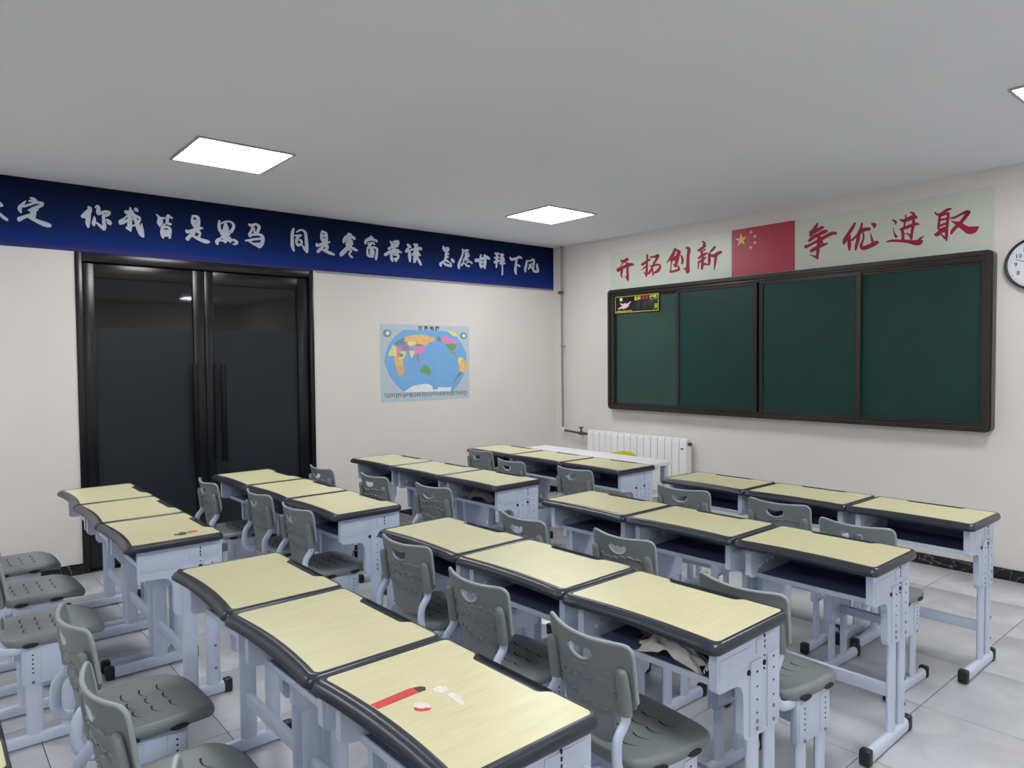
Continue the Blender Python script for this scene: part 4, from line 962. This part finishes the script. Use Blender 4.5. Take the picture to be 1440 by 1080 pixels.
rown = {'4': 'front row', '3': 'second row', '2': 'third row', '1': 'fourth row', '0': 'rear row'}
posn = {'a': 'left', 'b': 'middle', 'c': 'right'}
blk = {'L': 'left-hand block', 'R': 'right-hand block'}
desk0 = make_desk(); dt = tree_of(desk0)
desks = {}
for i, (k, (x, y, a)) in enumerate(DESKS.items()):
    o = desk0 if i == 0 else copy_tree(desk0, dt)
    o.location = (x, y, 0); o.rotation_euler = (0, 0, a)
    lab = 'pale-topped school desk, %s of three in the %s of the %s' % (posn[k[2]], rown[k[1]], blk[k[0]])
    if k == 'R1c': lab = 'nearest pale-topped desk, with red label and torn stickers, %s of the %s' % (rown['1'], blk['R'])
    if k == 'L1c': lab = 'pale-topped school desk with a dark red sticker, right of the fourth row, left-hand block'
    if k == 'R2c': lab = 'pale-topped school desk holding crumpled tissue, right of the third row, right-hand block'
    if k == 'R0b': lab = 'school desk just entering the bottom left corner of the picture'
    tag(o, lab, 'desk', 'school desks in rows of three'); desks[k] = o
chair0 = make_chair(); ct = tree_of(chair0)
chairs = {}
for i, (k, (x, y, a)) in enumerate(CHAIRS.items()):
    o = chair0 if i == 0 else copy_tree(chair0, ct)
    o.location = (x, y, 0); o.rotation_euler = (0, 0, a)
    tag(o, 'grey plastic school chair behind the %s desk, %s, %s' % (posn[k[2]], rown[k[1]], blk[k[0]]), 'chair', 'grey school chairs behind the desks')
    chairs[k] = o

# stickers on two desk tops
def flat(name, pts, z, m_, parent, label=None, th=0.0006):
    o = MB().prism(pts, [], lambda u, v, t: (u, v, t), z, z + th).build(name, m_, parent, smooth=False)
    if label: o['label'] = label
    return o
def blob(cx, cy, rx, ry, seed, n=14):
    rr = random.Random(seed)
    return [(cx + rx * rr.uniform(.6, 1.1) * cos(2 * pi * k / n), cy + ry * rr.uniform(.6, 1.1) * sin(2 * pi * k / n)) for k in range(n)]
def local(o, x, y):
    a = o.rotation_euler.z; dx, dy = x - o.location.x, y - o.location.y
    return (dx * cos(a) + dy * sin(a), -dx * sin(a) + dy * cos(a))
d = desks['R1c']
for name, pts, m_, th, lb in STICKERS(d, local, blob): flat(name, pts, TZ + 0.0002, M[m_], d, lb, th)
d = desks['L1c']
for name, pts, m_, th, lb in STICKERS2(d, local, blob): flat(name, pts, TZ + 0.0002, M[m_], d, lb, th)

# crumpled tissue in a tray, grey cloth in another
def sheet(name, loc, rz, sx, sy, h, seed, m_, label, cat, drop=0.0):
    """a wrinkled thin sheet lying in a tray: ridged folds, pinched outline, front edge over the lip"""
    rr = random.Random(seed); nx, ny = 34, 18
    dirs = [(rr.uniform(-1, 1), rr.uniform(-1, 1), rr.uniform(2.0, 6.5), rr.uniform(0, 6)) for _ in range(9)]
    top = []
    for j in range(ny):
        for i in range(nx):
            u, v = i / (nx - 1) * 2 - 1, j / (ny - 1) * 2 - 1
            e = 1 + 0.12 * sin(5 * u + seed) * abs(v) + 0.10 * sin(7 * v + seed * 2) * abs(u)
            r = max(0.0, 1 - 0.72 * (u * u) ** 1.2 - 0.55 * (v * v) ** 1.3)
            f = sum(abs(((a * u + b_ * v) * k + p) % 2 - 1) for a, b_, k, p in dirs) / 9
            x, y = u * sx * e, v * sy * e
            z = h * r * (0.35 + 1.1 * f) + 0.010 * f + 0.002
            top.append((x, y, z))
    n = nx * ny
    vs = top + [(x, y, max(0.0, z - 0.0018)) for x, y, z in top]
    fs = []
    for j in range(ny - 1):
        for i in range(nx - 1):
            a = j * nx + i; fs += [(a, a + 1, a + nx + 1, a + nx), (n + a, n + a + nx, n + a + nx + 1, n + a + 1)]
    for i in range(nx - 1):
        a = i; fs.append((a, n + a, n + a + 1, a + 1)); a = (ny - 1) * nx + i; fs.append((a, a + 1, n + a + 1, n + a))
    for j in range(ny - 1):
        a = j * nx; fs.append((a, a + nx, n + a + nx, n + a)); a = j * nx + nx - 1; fs.append((a, n + a, n + a + nx, a + nx))
    o = MB().add(vs, fs).build(name, m_, angle=24)
    o.location = loc; o.rotation_euler = (0, 0, rz)
    return tag(o, label, cat)
dx, dy, da = DESKS['R2c']
sheet('crumpled_tissue', (dx + 0.045, dy - 0.050, 0.6022), 0.05, .115, .036, .062, 4, M['cloth'], 'crumpled off-white tissue at the open front of a desk tray', 'tissue')
sheet('tissue_scrap', (dx + 0.204, dy - 0.052, 0.6022), -0.2, .030, .032, .045, 9, M['cloth'], 'small tissue scrap at the right end of the same desk tray', 'tissue')
sheet('grey_cloth', (dx + 0.03, dy + 0.055, 0.6022), 0.1, .16, .055, .095, 11, M['bag'], 'mauve-grey cloth behind the crumpled tissue in a desk tray', 'cloth')
dx, dy, da = DESKS['L3c']
sheet('grey_bag', (dx - 0.03, dy - 0.02, 0.6022), 0.2, .11, .06, .085, 21, M['bag'], 'grey bag in a left-hand block second row desk tray', 'bag')

# ------------------------------------------------------------------ white table and yellow chair at the front
tx0, tx1, ty0, ty1, tz = -4.995, -3.490, 4.20, 4.665, 0.715
tb = empty('white_table', ((tx0 + tx1) / 2, (ty0 + ty1) / 2, 0), label='long white table between the front left desks and the radiator', cat='table')
hx, hy = (tx1 - tx0) / 2, (ty1 - ty0) / 2
MB().box(-hx, hx, -hy, hy, tz - .028, tz, .003).build('table_top', M['white_lac'], tb)
MB().box(-hx + .03, hx - .05, -hy + .05, -hy + .066, tz - .17, tz - .028).build('apron', M['white_lac'], tb)
MB().box(hx - .066, hx - .05, -hy + .05, hy - .12, tz - .15, tz - .028).build('end_apron', M['white_lac'], tb)
for sx in (-1, 1):
    for sy in (-1, 1):
        MB().box(sx * (hx - .045) - .018, sx * (hx - .045) + .018, sy * (hy - .045) - .018, sy * (hy - .045) + .018, 0, tz - .028, .003).build('leg', M['metal'], tb)
MB().box(-hx + .05, hx - .03, -hy + .03, hy - .03, .44, .462, .002).build('shelf', M['white_lac'], tb)
MB().prism([(hy - .10, tz - .028), (hy - .02, tz - .028), (hy - .03, tz - .09), (hy - .075, tz - .17), (hy - .10, tz - .17)], [], lambda u, v, t: (t, u, v), hx - .05, hx - .044).build('bracket', M['pipe'], tb)

yc = empty('yellow_chair', (-4.245, 4.86, 0), label='yellow plastic chair half hidden behind the white table', cat='chair')
pts = [(x, z) for x, z in ((-.165, .40), (.165, .40), (.172, .60), (.165, .648), (.13, .676), (.07, .690), (0, .694), (-.07, .690), (-.13, .676), (-.165, .648), (-.172, .60))]
MB().prism(pts, [], lambda u, v, t: (u, .085 + (v - .4) * .12 - .05 * (u / .17) ** 2 + t, v), -.006, .006, grid=.05).build('backrest', M['yellow'], yc)
MB().prism(rrect(-.175, .175, -.16, .13, .05), [], lambda u, v, t: (u, v, t), .372, .392).build('seat', M['yellow'], yc)
for sx in (-1, 1):
    for sy, yy in ((-1, -.13), (1, .11)):
        MB().tube([(sx * .13, yy * .9, .375), (sx * .165, yy * 1.15, 0.0)], .014, n=10).build('leg', M['yellow'], yc)
bpy.context.view_layer.update()
